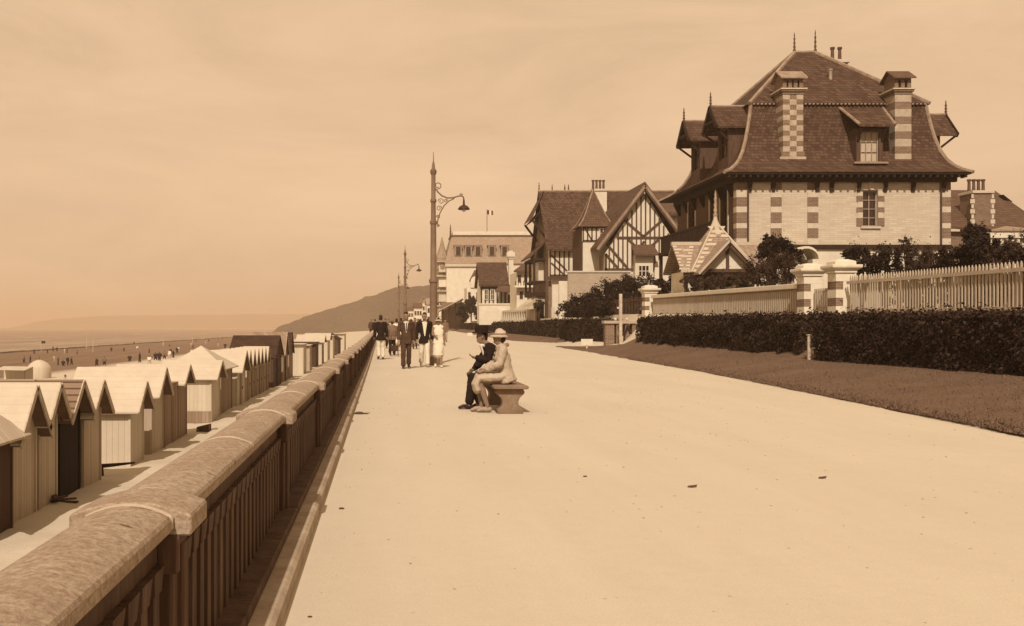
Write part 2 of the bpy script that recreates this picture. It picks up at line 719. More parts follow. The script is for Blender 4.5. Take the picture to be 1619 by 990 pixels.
ypil = [3.21 + BAY * i for i in range(-2, 62)]
balparts = []
for i, yp in enumerate(ypil):
    b = gz(yp)
    b2 = gz(yp + BAY / 2)
    m = MB()                    # pillar: shaft, neck and cross coping block
    m.box(XC - .12, XC + .125, yp - .12, yp + .12, b + .101, b + .68)
    m.box(XC - .04, XC + .145, yp - .04, yp + .04, b + .101, b + .68)
    m.box(XC + .08, XC + .15, yp - .15, yp - .121, b + .6, b + .718)
    m.box(XC - .15, XC + .15, yp - .14, yp + .14, b + .68, b + .722)
    m.build('pillar', M_wallb, bal, bevel=.008)
    m = MB()
    half_round(m, yp - .14, yp + .14, .186, .715, .778, .818, base=b)
    half_round(m, yp - .162, yp - .1405, .134, .735, .779, .817, 1, base=b)
    half_round(m, yp + .1405, yp + .162, .134, .735, .779, .817, 1, base=b)
    m.build('coping_block', [M_coping, M_joint], bal, bevel=.006)
    # coping of the bay in two stones with a mortar joint
    m = MB()
    half_round(m, yp + .166, yp + BAY / 2 - .012, .133, .728, .777, .812, base=b2)
    half_round(m, yp + BAY / 2 + .012, yp + BAY - .166, .133, .728, .777, .812, base=b2)
    half_round(m, yp + BAY / 2 - .011, yp + BAY / 2 + .011, .1325, .735, .777, .8155, 1, base=b2)
    m.build('coping', [M_coping, M_joint], bal, bevel=.008)
    # plinth
    m = MB()
    m.slab([(XC - .27, yp, b2 - .5), (XC + .31, yp, b2 - .5), (XC + .31, yp, b2 + .08), (XC + .29, yp, b2 + .1), (XC - .27, yp, b2 + .1)], (0, BAY - .012, 0))
    m.build('plinth', M_plinth, bal)
    m = MB()
    m.box(XC - .2, XC + .205, yp + .01, yp + BAY - .01, b2 + .1005, b2 + .155)  # added dark strip: coping shade and dirt along the plinth top
    m.build('shade_course', M_wallb, bal, bevel=.008)
    m = MB()                    # brick band over the openings
    m.box(XC - .09, XC + .085, yp + .122, yp + BAY - .122, b2 + .635, b2 + .726)
    m.build('arch_band', M_wallb, bal)
count = 0
far = MB()
for i, yp in enumerate(ypil):
    n = 21
    for k in range(n):
        y = yp + .15 + (BAY - .3) * (k + .5) / n
        b = gz(yp + BAY / 2)
        m = MB() if (1.2 < y and count < 96) else far
        m.box(XC - .1, XC + .1, y - .038, y + .038, b + .101, b + .634)
        m.hexa([(XC - .105, y - .044, b + .56), (XC + .105, y - .044, b + .56), (XC + .105, y + .044, b + .56), (XC - .105, y + .044, b + .56),
                (XC - .11, y - .062, b + .633), (XC + .11, y - .062, b + .633), (XC + .11, y + .062, b + .633), (XC - .11, y + .062, b + .633)])
        if m is not far:
            m.build('baluster', M_bal, bal)
            count += 1
o = far.build('baluster', M_bal, bal)
o['kind'] = 'stuff'
# sea wall below
m = MB()
m.box(XC - .6, XC - .272, -4, 420, -4, -.02)
m.box(XC - .271, -1.03 + .6, -4, 420, -4, -.03)
o = m.build('sea_wall', mat('sea_wall_masonry', .25, var=.3, dirt=.4))
tag(o, 'masonry retaining wall dropping from the promenade to the sand', 'wall')

# ------------------------------------------------------------------ beach huts
M_hw = brick('bleached_board', .52, .30, .17, 9, .006, .07, .3, 0, .3)
M_hg = brick('grey_board', .44, .22, .15, 9, .006, .12, .3, 0, .4)
M_hd = brick('black_tarred_board', .022, .012, .15, 9, .006, .3, .3, 0, .2)
M_hb = brick('brown_board', .085, .03, .14, 9, .008, .3, .4, 0, .4)
M_hm = brick('tan_board', .27, .13, .14, 9, .007, .2, .3, 0, .4)
M_hu = mat('shaded_eave_board', .15, var=.3)  # eave underside, its dark tone carries the shade of the overhang
M_rw = brick('white_hut_roof', .51, .46, 2.2, .16, .008, .03, .2, dirt=.3)
M_rb = brick('brown_hut_roof', .24, .05, 2.2, .14, .02, .15, .4)
M_rd = brick('dark_hut_roof', .055, .03, .4, .12, .015, .25, .4)
HG = 'beach huts in the row on the sand'


def hut(label, y0, y1, xr=-7.2, dx=1.7, wall=None, roof=None, eave=-.95, ridge=.1, base=-2.75, gable='x', over=.3, door=None, panel=None, skirt=None, gable_m=None):
    """cabin; gable='x': ridge runs away from the promenade (gable faces it), 'y': ridge along the row, 'flat', 'pent', 'pyramid'"""
    wall = wall or M_hw
    roof = roof or M_rw
    x0, x1 = xr - dx, xr
    t = thing('beach_hut', label, 'beach hut', ((x0 + x1) / 2, (y0 + y1) / 2, sand((x0 + x1) / 2, (y0 + y1) / 2, False)), HG)
    m = MB()
    yc, xc = (y0 + y1) / 2, (x0 + x1) / 2
    if gable == 'x':
        m.slab([(x0, y0, base), (x0, y1, base), (x0, y1, eave), (x0, yc, ridge - .04), (x0, y0, eave)], (dx, 0, 0))
    elif gable == 'y':
        m.slab([(x0, y0, base), (x1, y0, base), (x1, y0, eave), (xc, y0, ridge - .04), (x0, y0, eave)], (0, y1 - y0, 0))
    else:
        m.box(x0, x1, y0, y1, base, eave)
    # corner battens and board lines
    for (cx, cy) in ((x0, y0), (x1, y0), (x1, y1)):
        m.box(cx - .035, cx + .035, cy - .035, cy + .035, base, eave - .02)
    m.build('walls', wall, t, bevel=.006)
    r = MB()
    th = .045
    if gable == 'x':
        hw = (y1 - y0) / 2
        sl = (ridge - eave) / hw
        o = min(over * .7, .2)
        for s in (-1, 1):
            e = (yc + s * (hw + o), eave - sl * o)
            r.slab([(x0 - over, yc, ridge), (x1 + over, yc, ridge), (x1 + over, e[0], e[1]), (x0 - over, e[0], e[1])], (0, 0, th))
            r.slab([(x0 - over, yc, ridge - .025), (x1 + over, yc, ridge - .025), (x1 + over, e[0], e[1] - .025), (x0 - over, e[0], e[1] - .025)], (0, 0, .022), 1)  # thin dark slab added below, overhang shade in its colour
        r.build('roof', [roof, M_hu], t)
        r = MB()
        for s in (-1, 1):
            e = (yc + s * (hw + o + .01), eave - sl * (o + .01))
            r.beam((x1 + over + .015, yc, ridge - .01), (x1 + over + .015, e[0], e[1] - .01), .03, .13, (1, 0, 0) if 0 else (0, 0, 1))
        r.build('bargeboard', roof if roof is M_rd else M_hg, t)
    elif gable == 'y':
        hw = dx / 2
        sl = (ridge - eave) / hw
        for s in (-1, 1):
            e = (xc + s * (hw + over), eave - sl * over)
            r.slab([(xc, y0 - over, ridge), (xc, y1 + over, ridge), (e[0], y1 + over, e[1]), (e[0], y0 - over, e[1])], (0, 0, th))
        r.build('roof', roof, t)
    elif gable == 'pyramid':
        a = [(x0 - over, y0 - over, eave), (x1 + over, y0 - over, eave), (x1 + over, y1 + over, eave), (x0 - over, y1 + over, eave)]
        ap = (xc, yc, ridge)
        for i in range(4):
            r.slab([a[i], a[(i + 1) % 4], ap], (0, 0, th))
        r.build('roof', roof, t)
    else:
        tilt = .12 if gable == 'pent' else 0
        r.hexa([(x0 - over, y0 - over, eave + .002), (x1 + over * .5, y0 - over, eave + .002), (x1 + over * .5, y1 + over * .3, eave + .002 + tilt), (x0 - over, y1 + over * .3, eave + .002 + tilt),
                (x0 - over, y0 - over, eave + .06), (x1 + over * .5, y0 - over, eave + .06), (x1 + over * .5, y1 + over * .3, eave + .06 + tilt), (x0 - over, y1 + over * .3, eave + .06 + tilt)])
        r.build('roof', roof, t)
    if door:
        d = MB()
        d.box(x1 + .002, x1 + .035, yc - .36, yc + .36, base, eave - .25)
        dd = d.build('door', door, t)
        d = MB()
        d.box(x1 + .04, x1 + .075, yc + .24, yc + .28, (base + eave) / 2, (base + eave) / 2 + .12)
        d.build('handle', M_iron, dd)
    if panel:
        d = MB()
        d.box(x0 + .08, x1 - .08, y0 - .03, y0 - .003, eave - .95, eave - .08)
        d.build('shutter', panel, t)
    if skirt:
        d = MB()
        d.box(x0 - .02, x1 + .02, y0 - .055, y0 - .037, base, base + .62)
        d.build('skirting_board', skirt, t)
    return t


hut('dark brown plank hut cut off by the left edge of the photo', 17.3, 19.6, -7.2, 2.2, M_hb, M_hg, -.62, .05, gable='y', over=.3)
hut('pale gabled hut next to the dark brown plank hut at the left edge', 19.75, 21.25, -7.3, 1.9, M_hg, M_rw, -.72, .14)
hut('narrow pale hut with white plank roof just before the black walled hut', 21.45, 22.6, -7.3, 1.6, M_hg, M_rw, -.55, .1, over=.3)
hut('black walled hut with brown slatted roof', 22.85, 24.3, -7.3, 1.6, M_hd, M_rb, -.6, .08, over=.34, panel=M_hd)
hut('tall light grey gabled hut standing between the black walled hut and the wide white hut', 24.5, 25.95, -7.25, 1.8, M_hg, M_rw, -.68, .0)
hut('wide white hut whose sunlit front stands over a patch of shaded sand', 28.4, 29.95, -7.1, 3.2, M_hw, M_rw, -.9, -.25, gable_m=M_hg)
hut('white roofed gabled hut directly behind the wide white hut', 31.0, 32.6, -7.1, 2.2, M_hg, M_rw, -.65, .05)
hut('flat topped grey cabin squeezed behind the white roofed gabled hut', 32.8, 34.0, -7.1, 1.4, M_hm, M_hg, -.62, 0, gable='flat', over=.02)
hut('darker brown flat topped cabin next to a white roofed hut with a tall gable', 34.15, 35.1, -7.1, 1.4, M_hm, M_hm, -.6, 0, gable='flat', over=.02)
hut('tall gabled hut with white roof at the end of the brown cabins', 35.2, 36.8, -7.15, 2.0, M_hm, M_rw, -.55, -.02)
hut('square white hut with a dark eave line, alone in a gap of the row', 41.8, 44.0, -7.1, 1.9, M_hw, M_rw, -.72, -.1, skirt=M_hm)
hut('kiosk with a broad pale pyramid roof and white corner posts', 44.9, 48.2, -7.2, 2.3, M_hm, M_rw, -.55, .45, gable='pyramid', over=.3)
hut('white roofed hut right behind the pyramid roofed kiosk', 49.2, 52.0, -7.1, 2.2, M_hw, M_rw, -.75, .15, door=M_hm)
for i in range(6):
    y = 52.7 + i * 1.72
    hut('one of six small identical white and tan striped cabins in a close row', y, y + 1.45, -7.1, 1.3, M_hm if i % 2 else M_hg, M_rw, -.7, .12, over=.12, door=M_hm)
hut('long hut with a dark brown roof and a pale side wall', 64.5, 69.5, -7.0, 2.7, M_hb, M_rd, -.5, .75, over=.2, door=M_hd)
hut('tan cabin with steep pointed roof and open black doorway', 71.0, 74.2, -7.0, 2.2, M_hm, M_hm, -.55, .95, over=.15, door=M_hd)
hut('doorless tan cabin with steep dark pointed roof', 75.4, 78.4, -7.0, 2.2, M_hm, M_rd, -.55, .9, over=.15)
for y, d, wl, lab, g, e in ((84, 3, M_hw, 'white flat roofed cabin beyond the two pointed cabins', 'flat', -.1), (90, 2.5, M_hg, 'grey flat roofed cabin beyond the first white flat roofed one', 'flat', -.3), (97, 4, M_hb, 'low dark brown cabin among the white cabins near the wall', 'pent', -.3),
                            (105, 4, M_hw, 'white cabin with a small black window hole far along the row', 'x', -.2), (114, 5, M_hw, 'long white far cabin with pale gabled roof', 'x', -.1), (124, 4, M_hw, 'white box cabin close under the balustrade far away', 'flat', .25),
                            (136, 7, M_hb, 'far low hut with dark roof beside the balustrade', 'y', -.2), (152, 6, M_hw, 'last white cabin far along the balustrade', 'flat', .3)):
    hut(lab, y, y + d, -6.6 + (y - 84) * .012, 2.4, wl, M_rd if wl is M_hb else M_rw, e, e + .7, gable=g, door=M_hd if y == 105 else None)

# tents farther out on the beach
def beach_at(u, v):
    z = -3.0
    for _ in range(8):
        Y = F * (EYE - z) / (v - V0)
        x = X_(u, Y)
        z = sand(x, Y, False) if x > -112 else -6.25
    return Vector((x, Y, z))


TP = beach_at(62, 599)
t = thing('beach_tent', 'round white bell tent out on the open sand', 'tent', TP)
m = MB()
prof = [(1.15, -.15), (1.2, 0), (1.22, 1.1), (1.1, 1.35), (.85, 1.62), (.5, 1.85), (.1, 1.97)]
m.lathe(TP, prof, 20)
m.build('canvas', M_hw, t, smooth=True)
m = MB()
m.tube([TP + Vector((0, 0, 1.9)), TP + Vector((0, 0, 2.3))], .03, 6)
m.build('pole', M_timber2, t)
q_ = beach_at(22, 606)
t = thing('beach_tent', 'small white square canvas shelter left of the round tent', 'tent', q_)
z = q_.z
x_, y_ = q_.x, q_.y
m = MB()
m.slab([(x_ - 1.4, y_ - 1, z + 1.3), (x_ + 1.4, y_ - 1, z + 1.25), (x_ + 1.4, y_ + 1.2, z + 1.5), (x_ - 1.4, y_ + 1.2, z + 1.55)], (0, 0, .03))
m.slab([(x_ - 1.4, y_ + 1.2, z - .1), (x_ + 1.4, y_ + 1.2, z - .1), (x_ + 1.4, y_ + 1.2, z + 1.49), (x_ - 1.4, y_ + 1.2, z + 1.54)], (0, .03, 0))
m.build('canvas', M_hw, t)
for x, y in ((x_ - 1.37, y_ - .97), (x_ + 1.37, y_ - .97)):
    m = MB()
    m.tube([(x, y, z - .1), (x, y, z + 1.27)], .025, 6)
    m.build('pole', M_timber2, t)


# slim poles and game posts out on the wet sand
for i, (u, v, h) in enumerate(((65, 556, 17), (137, 552, 20), (147, 557, 20), (258, 548, 16), (304, 547, 14))):
    p = beach_at(u, v)
    h = h * p.y / F
    t = thing('beach_pole', ('slender pole with a small dark flag on the wet sand', 'thin white pole, left one of the pair near the water', 'thin white pole, right one of the pair near the water', 'short white pole near the middle of the waterline', 'short white pole on the wet sand towards the pyramid roofed kiosk')[i], 'pole', p)
    m = MB()
    m.tube([p + Vector((0, 0, -.2)), p + Vector((0, 0, h))], .08, 6)
    m.build('mast', M_hw, t)
    if i == 0:
        m = MB()
        pts = [p + Vector((.08 + a * .3, .08 * math.sin(a * 2), h)) for a in range(5)]
        for a, b in zip(pts, pts[1:]):
            m.slab([a, b, b + Vector((0, 0, -.8)), a + Vector((0, 0, -.8))], (0, .02, 0))
        m.build('flag', M_hd, t)

# debris on the sand near the huts
p = beach_at(322, 683)
m = MB()
m.hexa([p + Vector(q) for q in ((-.25, -.15, -.05), (.25, -.15, -.05), (.25, .2, -.05), (-.25, .2, -.05), (-.25, -.1, .18), (.25, -.15, .3), (.25, .2, .3), (-.25, .2, .18))])
o = m.build('wooden_box', M_hb, origin=p, bevel=.01)
tag(o, 'dark wooden box lying tilted on the sand by the row of huts', 'box')
p = beach_at(161, 752)
t = thing('driftwood', 'black twisted piece of driftwood beside the wide white hut', 'driftwood', p)
m = MB()
m.tube([p + Vector((0, 0, -.1)), p + Vector((-.03, .02, .25)), p + Vector((-.2, 0, .5))], [.07, .06, .03], 7)
m.tube([p + Vector((-.03, .02, .25)), p + Vector((.25, .05, .27)), p + Vector((.8, .3, .3))], [.06, .05, .025], 7)
m.build('branch', M_timber, t, smooth=True)
p = beach_at(98, 797)
t = thing('broken_crate', 'broken dark crate boards lying at the foot of the narrow pale hut', 'crate', p)
for k in range(4):
    m = MB()
    a = k * .8
    m.beam(p + Vector((-.3 + .1 * k, -.1 * k, .06 + .04 * k)), p + Vector((.35 * math.cos(a), .3 * math.sin(a), .05 + .04 * k)), .12, .03)
    m.build('board', M_hb, t)

# ------------------------------------------------------------------ foliage
def leafmat(name, v, v2):
    t = NT(name)
    c = t.coord()
    a = t.noise(5, 4, .75, c, .35, .7)
    b = t.noise(14, 2, .6, c, .3, .7)
    col = t.mix(a, sep(v), sep(v2))
    col = t.mix(t.math('MULTIPLY', b, .6), col, sep(v * .7))
    t.l(col, t.b.inputs['Base Color'])
    t.b.inputs['Roughness'].default_value = .6
    t.b.inputs['Specular IOR Level'].default_value = .12
    return t.m


M_hedge = leafmat('privet_leaf', .016, .062)
M_shrub = leafmat('evergreen_leaf', .018, .04)
M_tam = leafmat('tamarisk_leaf', .035, .08)
M_grassb = leafmat('grass_blade', .13, .2)
M_bark = mat('shrub_bark', .06, var=.3)


def leaves(pts, nor, size, aspect=.5, jitter=.8):
    """numpy rhombic leaves around points, facing roughly along nor"""
    n = len(pts)
    nn = nor + nrg.normal(0, jitter, (n, 3))
    nn /= np.linalg.norm(nn, axis=1)[:, None] + 1e-9
    a = nrg.normal(0, 1, (n, 3))
    a -= nn * (a * nn).sum(1)[:, None]
    a /= np.linalg.norm(a, axis=1)[:, None] + 1e-9
    b = np.cross(nn, a)
    s = size * nrg.uniform(.6, 1.3, n)[:, None]
    A, B = a * s, b * s * aspect
    v = np.stack([pts - A, pts + B, pts + A, pts - B], 1).reshape(-1, 3)
    return v


def leafobj(name, vs, m, parent, extra=None):
    off = ORG.get(parent.name) if parent else Vector()
    n = len(vs) // 4
    me = bpy.data.meshes.new(name)
    ev, ef = extra if extra else ([], [])
    allv = np.concatenate([vs, np.array(ev, float).reshape(-1, 3)]) - np.array(off)
    me.vertices.add(len(allv))
    me.vertices.foreach_set('co', allv.astype(np.float32).ravel())
    loops = list(range(n * 4))
    tot = [4] * n
    for f in ef:
        loops += [i + n * 4 for i in f]
        tot.append(len(f))
    me.loops.add(len(loops))
    me.loops.foreach_set('vertex_index', loops)
    me.polygons.add(len(tot))
    st = np.concatenate([[0], np.cumsum(tot)[:-1]]).astype(int)
    me.polygons.foreach_set('loop_start', st)
    me.polygons.foreach_set('loop_total', tot)
    me.materials.append(m)
    me.update(calc_edges=True)
    me.validate()
    o = bpy.data.objects.new(name, me)
    COL.objects.link(o)
    if parent:
        o.parent = parent
        ORG[o.name] = off
    return o


def hedge(label, x0, x1, y0, y1, top, size=.05, dens=420, group='clipped hedges along the lawn'):
    yc = (y0 + y1) / 2
    t = thing('hedge', label, 'hedge', ((x0 + x1) / 2, yc, land((x0 + x1) / 2, yc)), group)
    n = int(dens * ((y1 - y0) * (1.5 * (x1 - x0) + 2.2) + 2.5))
    P_, N_ = [], []
    w = x1 - x0
    # sides weighted by area: front (-x), top, near end (-y), far end
    areas = [(y1 - y0) * 1.3, (y1 - y0) * w, w * 1.3, w * 1.3]
    ch = nrg.choice(4, n, p=np.array(areas) / sum(areas))
    for k in range(n):
        x, y, s = nrg.uniform(x0, x1), nrg.uniform(y0, y1), nrg.uniform(0, 1)
        tp = top(y) + .11 * noise.noise(Vector((x * 1.4, y * 1.1, 3))) + .04 * noise.noise(Vector((x * 5, y * 4, 3)))
        fx = x0 + .16 * noise.noise(Vector((0, y * 1.2, s * 2))) + .06 * noise.noise(Vector((3, y * 5, s * 5))) + (.06 if s > .9 else 0)
        d = nrg.exponential(.05)
        if ch[k] == 0:
            zb = land(x0, y)
            p, nv = (fx + d, y, zb + s * (tp - zb)), (-1, 0, .3)
        elif ch[k] == 1:
            up = nrg.exponential(.045) if nrg.random() < .25 else -d
            p, nv = (max(x, fx), y, tp + up), (0, 0, 1)
        elif ch[k] == 2:
            zb = land(x, y0)
            p, nv = (x, y0 + d, zb + s * (tp - zb)), (0, -1, .3)
        else:
            zb = land(x, y1)
            p, nv = (x, y1 - d, zb + s * (tp - zb)), (0, 1, .3)
        P_.append(p)
        N_.append(nv)
    vs = leaves(np.array(P_), np.array(N_, float), size, .55, .7)
    m = MB()  # added solid core, unseen behind the leaves, to block light
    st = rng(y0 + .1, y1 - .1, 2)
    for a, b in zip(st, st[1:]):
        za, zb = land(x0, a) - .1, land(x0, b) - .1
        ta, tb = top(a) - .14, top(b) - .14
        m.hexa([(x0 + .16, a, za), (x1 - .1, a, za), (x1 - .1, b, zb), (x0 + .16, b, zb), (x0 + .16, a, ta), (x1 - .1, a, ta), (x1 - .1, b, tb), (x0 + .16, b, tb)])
    leafobj('foliage', vs, M_hedge, t)
    m.build('light_block_core', M_bark, t)
    return t


ht = lambda y: interp(y, [(12, 1.50), (20, 1.56), (30, 1.66), (50, 1.75)])
hedge('tall dark clipped hedge below the white picket fence, right of the white gate post', 11.85, 13.9, 10, 27.85, ht, .048, 520)
hedge('long dark clipped hedge below the boarded fence, ending at the chained brick piers', 12.2, 13.9, 29.65, 48.6, ht, .055, 330)
h3 = lambda y: interp(y, [(55, 1.7), (75, 1.82), (100, 1.75), (200, 1.9)])
hedge('low dark hedge left of the chained brick piers, under the big shrubbery', 13.2, 14.2, 60, 76, h3, .08, 120)
hedge('far low hedge below the white garden walls', 13.1, 13.9, 77, 122, h3, .11, 60)
hedge('farthest hedge, in front of the climbing plants and the sloping awning', 13.6, 14.6, 123, 205, h3, .16, 26)


def shrub(label, blobs, n, size, m, cat='shrub', aspect=.45, group='garden shrubs behind the fence', name='shrub', spike=0):
    c0 = Vector(blobs[0][0])
    zb = zt(c0.y) - .05
    t = thing(name, label, cat, (c0.x, c0.y, zb), group)
    P_, N_ = [], []
    n = int(n * 1.7)
    size *= .85
    vol = [b[1][0] * b[1][1] + b[1][0] * b[1][2] for b in blobs]
    ch = nrg.choice(len(blobs), n, p=np.array(vol) / sum(vol))
    sub = []
    for (c, r) in blobs:
        k = []
        for i in range(int(26 + 16 * max(r))):
            d = nrg.normal(0, 1, 3)
            d /= np.linalg.norm(d)
            k.append((np.array(c) + d * np.array(r) * nrg.uniform(.45, 1.0), nrg.uniform(.16, .34) * min(r)))
        sub.append(k)
    for i in range(n):
        c, r = blobs[ch[i]]
        q, rr = sub[ch[i]][nrg.integers(len(sub[ch[i]]))]
        d = nrg.normal(0, 1, 3)
        d /= np.linalg.norm(d)
        p = q + d * rr * nrg.uniform(.3, 1.15)
        if spike and nrg.random() < spike:
            p[2] += nrg.exponential(.25) * max(r) * .5
        if p[2] < zb:
            p[2] = zb + nrg.uniform(0, .3)
        P_.append(p)
        N_.append((p - np.array(c)) / (np.array(r) ** 1) + np.array([0, 0, .3]))
    vs = leaves(np.array(P_), np.array(N_), size, aspect, .9)
    leafobj('foliage', vs, m, t)
    for (c, r) in blobs:
        s = MB()
        b0 = Vector((c[0], c[1], zb))
        for k in range(5):
            e = Vector(c) + Vector((nrg.normal(0, .4) * r[0], nrg.normal(0, .4) * r[1], nrg.uniform(.1, .6) * r[2]))
            s.tube([b0, b0 * .5 + e * .5 + Vector((nrg.normal(0, .1), 0, .1)), e], [.06, .045, .02], 5)
        s.build('stem', M_bark, t)
    return t


def B(u, v, Y, ru, rv, ry=None):
    k = Y / F
    return (tuple(P(u, v, Y)), (ru * k, ry or ru * k * .9, rv * k))


shrub('tall dark pointed shrub at the corner of the pale villa wall', [B(1222, 400, 46, 26, 28), B(1215, 385, 46, 14, 14), B(1245, 402, 46, 22, 20)], 4200, .085, M_shrub, spike=.1)
shrub('feathery brown shrub in front of the patterned roof of the small pavilion', [B(1203, 428, 43, 32, 24), B(1165, 446, 46, 38, 14), B(1115, 449, 49, 42, 13), B(1238, 424, 41, 34, 28)], 8500, .07, M_tam, aspect=.3, spike=.15)
shrub('low dark shrub between the patterned pavilion and the far gate pillar', [B(1068, 448, 55, 26, 16), B(1045, 452, 57, 16, 12)], 2200, .09, M_shrub)
shrub('broad shrub of mixed leaves just right of the twin gate pillars', [B(1362, 412, 40, 26, 26), B(1400, 412, 40, 30, 26), B(1340, 410, 40, 14, 16)], 4200, .075, M_shrub, spike=.15)
shrub('feathery shrub with a thin spray rising above it, below the tall villa window', [B(1450, 415, 40, 36, 28), B(1432, 390, 40, 10, 20), B(1475, 418, 39, 24, 24)], 4600, .07, M_tam, aspect=.3, spike=.25)
shrub('dark full shrub below the right corner of the villa', [B(1510, 410, 38, 30, 28), B(1490, 418, 38, 18, 20)], 3600, .075, M_shrub, spike=.1)
shrub('tall dark bushy tree in front of the chimney of the right hand house', [B(1545, 385, 37, 24, 28), B(1555, 405, 36, 34, 26), B(1535, 370, 37, 12, 14)], 4600, .08, M_shrub, spike=.2)
shrub('airy shrub at the right edge in front of the arcaded terrace', [B(1600, 400, 34, 26, 26), B(1618, 395, 34, 16, 28), B(1580, 412, 34, 20, 16)], 3600, .065, M_tam, aspect=.35, spike=.25)
shrub('great dark mound of shrubbery below the half timbered house', [B(905, 492, 72, 26, 18), B(932, 482, 70, 30, 24), B(962, 474, 69, 32, 30), B(995, 468, 67, 32, 34), B(1022, 462, 65, 26, 26), B(985, 488, 64, 44, 24), B(948, 490, 66, 30, 20), B(915, 486, 70, 26, 20), B(978, 462, 68, 24, 20), B(930, 494, 71, 40, 16), B(1045, 462, 62, 20, 20)], 20000, .10, M_shrub)
shrub('climbing plants and bushes under the sloping awning far along the front', [B(760, 495, 150, 14, 14), B(735, 495, 152, 12, 14), B(745, 480, 155, 10, 12)], 2600, .22, M_shrub)
shrub('small dark palm like bush on the corner of the white garden wall', [B(852, 482, 92, 9, 8)], 900, .12, M_shrub, aspect=.2)

shrub('low dense dark bushes filling the ground right behind the picket fence', [((15.6, 19.5, 2.2), (.5, 1.6, .55)), ((15.6, 22, 2.2), (.5, 1.6, .55)), ((15.6, 24.5, 2.25), (.5, 1.6, .55)), ((15.6, 27, 2.3), (.5, 1.6, .55)), ((15.6, 29.5, 2.3), (.5, 1.6, .55))], 6000, .07, M_shrub)

# grass blades along the near lawn
bl = []
N = 16000
yy = 12 + (nrg.random(N) ** 1.7) * 30
P_ = np.zeros((N, 3))
for i in range(N):
    l = interp(yy[i], XE)
    e = nrg.random()
    x = l + (nrg.exponential(.12) - .04 if e < .5 else nrg.random() * (12.3 - l))
    P_[i] = (x, yy[i], land(x, yy[i]) + .03)
h = nrg.uniform(.02, .055, N)
a = nrg.uniform(0, 6.28, N)
wv = np.stack([np.cos(a), np.sin(a), np.zeros(N)], 1) * .012
tip = P_ + np.stack([nrg.normal(0, .025, N), nrg.normal(0, .025, N), h], 1)
vs = np.stack([P_ - wv, P_ + wv, tip + wv * .2, tip - wv * .2], 1).reshape(-1, 3)
o = leafobj('grass', vs, M_grassb, None)
tag(o, 'short mown grass blades on the nearest lawn', 'grass', kind='stuff')

# ------------------------------------------------------------------ fences, gate pillars
XF = 14.5
M_post = mat('weathered_post_paint', .46, var=.3, dirt=.4, scale=6)
M_fence = mat('fence_paint', .43, var=.12, rough=.6, dirt=.25, stretch=(1, 1, .3))
M_fence_d = mat('fence_backing', .30, var=.2, dirt=.3)
fz = lambda y: 1.36 + .012 * y            # fence foot
ftop = lambda y: interp(y, [(20, 2.82), (32, 2.95)])
t = thing('picket_fence', 'white picket fence with pointed pales above the tall hedge at the right', 'fence', (XF, 25, fz(25)))
y = 16.8
n = 0
while y < 31.4:
    m = MB()
    b, tp = fz(y), ftop(y)
    m.box(XF - .016, XF + .016, y - .027, y + .027, b + .05, tp - .07)
    m.hexa([(XF - .016, y - .027, tp - .069), (XF + .016, y - .027, tp - .069), (XF + .016, y + .027, tp - .069), (XF - .016, y + .027, tp - .069),
            (XF - .006, y - .008, tp), (XF + .006, y - .008, tp), (XF + .006, y + .008, tp), (XF - .006, y + .008, tp)])
    m.build('picket', M_fence, t)
    y += .147
for dz, th in ((-.22, .07), ):
    m = MB()
    m.beam((XF - .04, 16.7, ftop(16.7) + dz), (XF - .04, 31.5, ftop(31.5) + dz), .045, .09)
    m.build('rail', M_fence, t)
m = MB()
m.beam((XF - .04, 16.7, fz(16.7) + .13), (XF - .04, 31.5, fz(31.5) + .13), .045, .08)
m.build('rail', M_fence, t)
for yy_ in (17.8, 20.5, 23.2, 25.9, 28.6):
    m = MB()
    m.box(XF + .02, XF + .12, yy_ - .05, yy_ + .05, fz(yy_) - .3, ftop(yy_) - .15)
    m.build('post', M_fence, t)
m = MB()
m.slab([(XF - .12, 16.7, fz(16.7) - .6), (XF - .12, 31.5, fz(31.5) - .6), (XF - .12, 31.5, fz(31.5) + .04), (XF - .12, 16.7, fz(16.7) + .04)], (.3, 0, 0))
m.build('footing', M_stone, t)

t = thing('board_fence', 'long boarded fence with pale cap rail left of the twin gate pillars', 'fence', (XF, 44, fz(44)))
cz = lambda y: interp(y, [(35, 2.70), (54, 2.9)])
m = MB()
m.slab([(XF + .0, 34.95, fz(34.95) - .5), (XF, 54.3, fz(54.3) - .5), (XF, 54.3, cz(54.3)), (XF, 34.95, cz(34.95))], (.04, 0, 0))
m.build('backing', M_fence_d, t)
y = 35.1
while y < 54.2:
    m = MB()
    m.box(XF - .03, XF - .002, y - .05, y + .05, fz(y) + .06, cz(y) - .1)
    m.build('board', M_fence, t)
    y += .2
m = MB()
m.slab([(XF - .1, 34.95, cz(34.95) - .02), (XF - .1, 54.3, cz(54.3) - .02), (XF - .1, 54.3, cz(54.3) + .16), (XF - .1, 34.95, cz(34.95) + .16)], (.22, 0, 0))
m.build('cap_rail', M_white, t, bevel=.02)
m = MB()
m.slab([(XF - .12, 34.95, fz(34.95) - .6), (XF - .12, 54.3, fz(54.3) - .6), (XF - .12, 54.3, fz(54.3) + .05), (XF - .12, 34.95, fz(34.95) + .05)], (.118, 0, 0))
m.build('footing', M_stone, t)


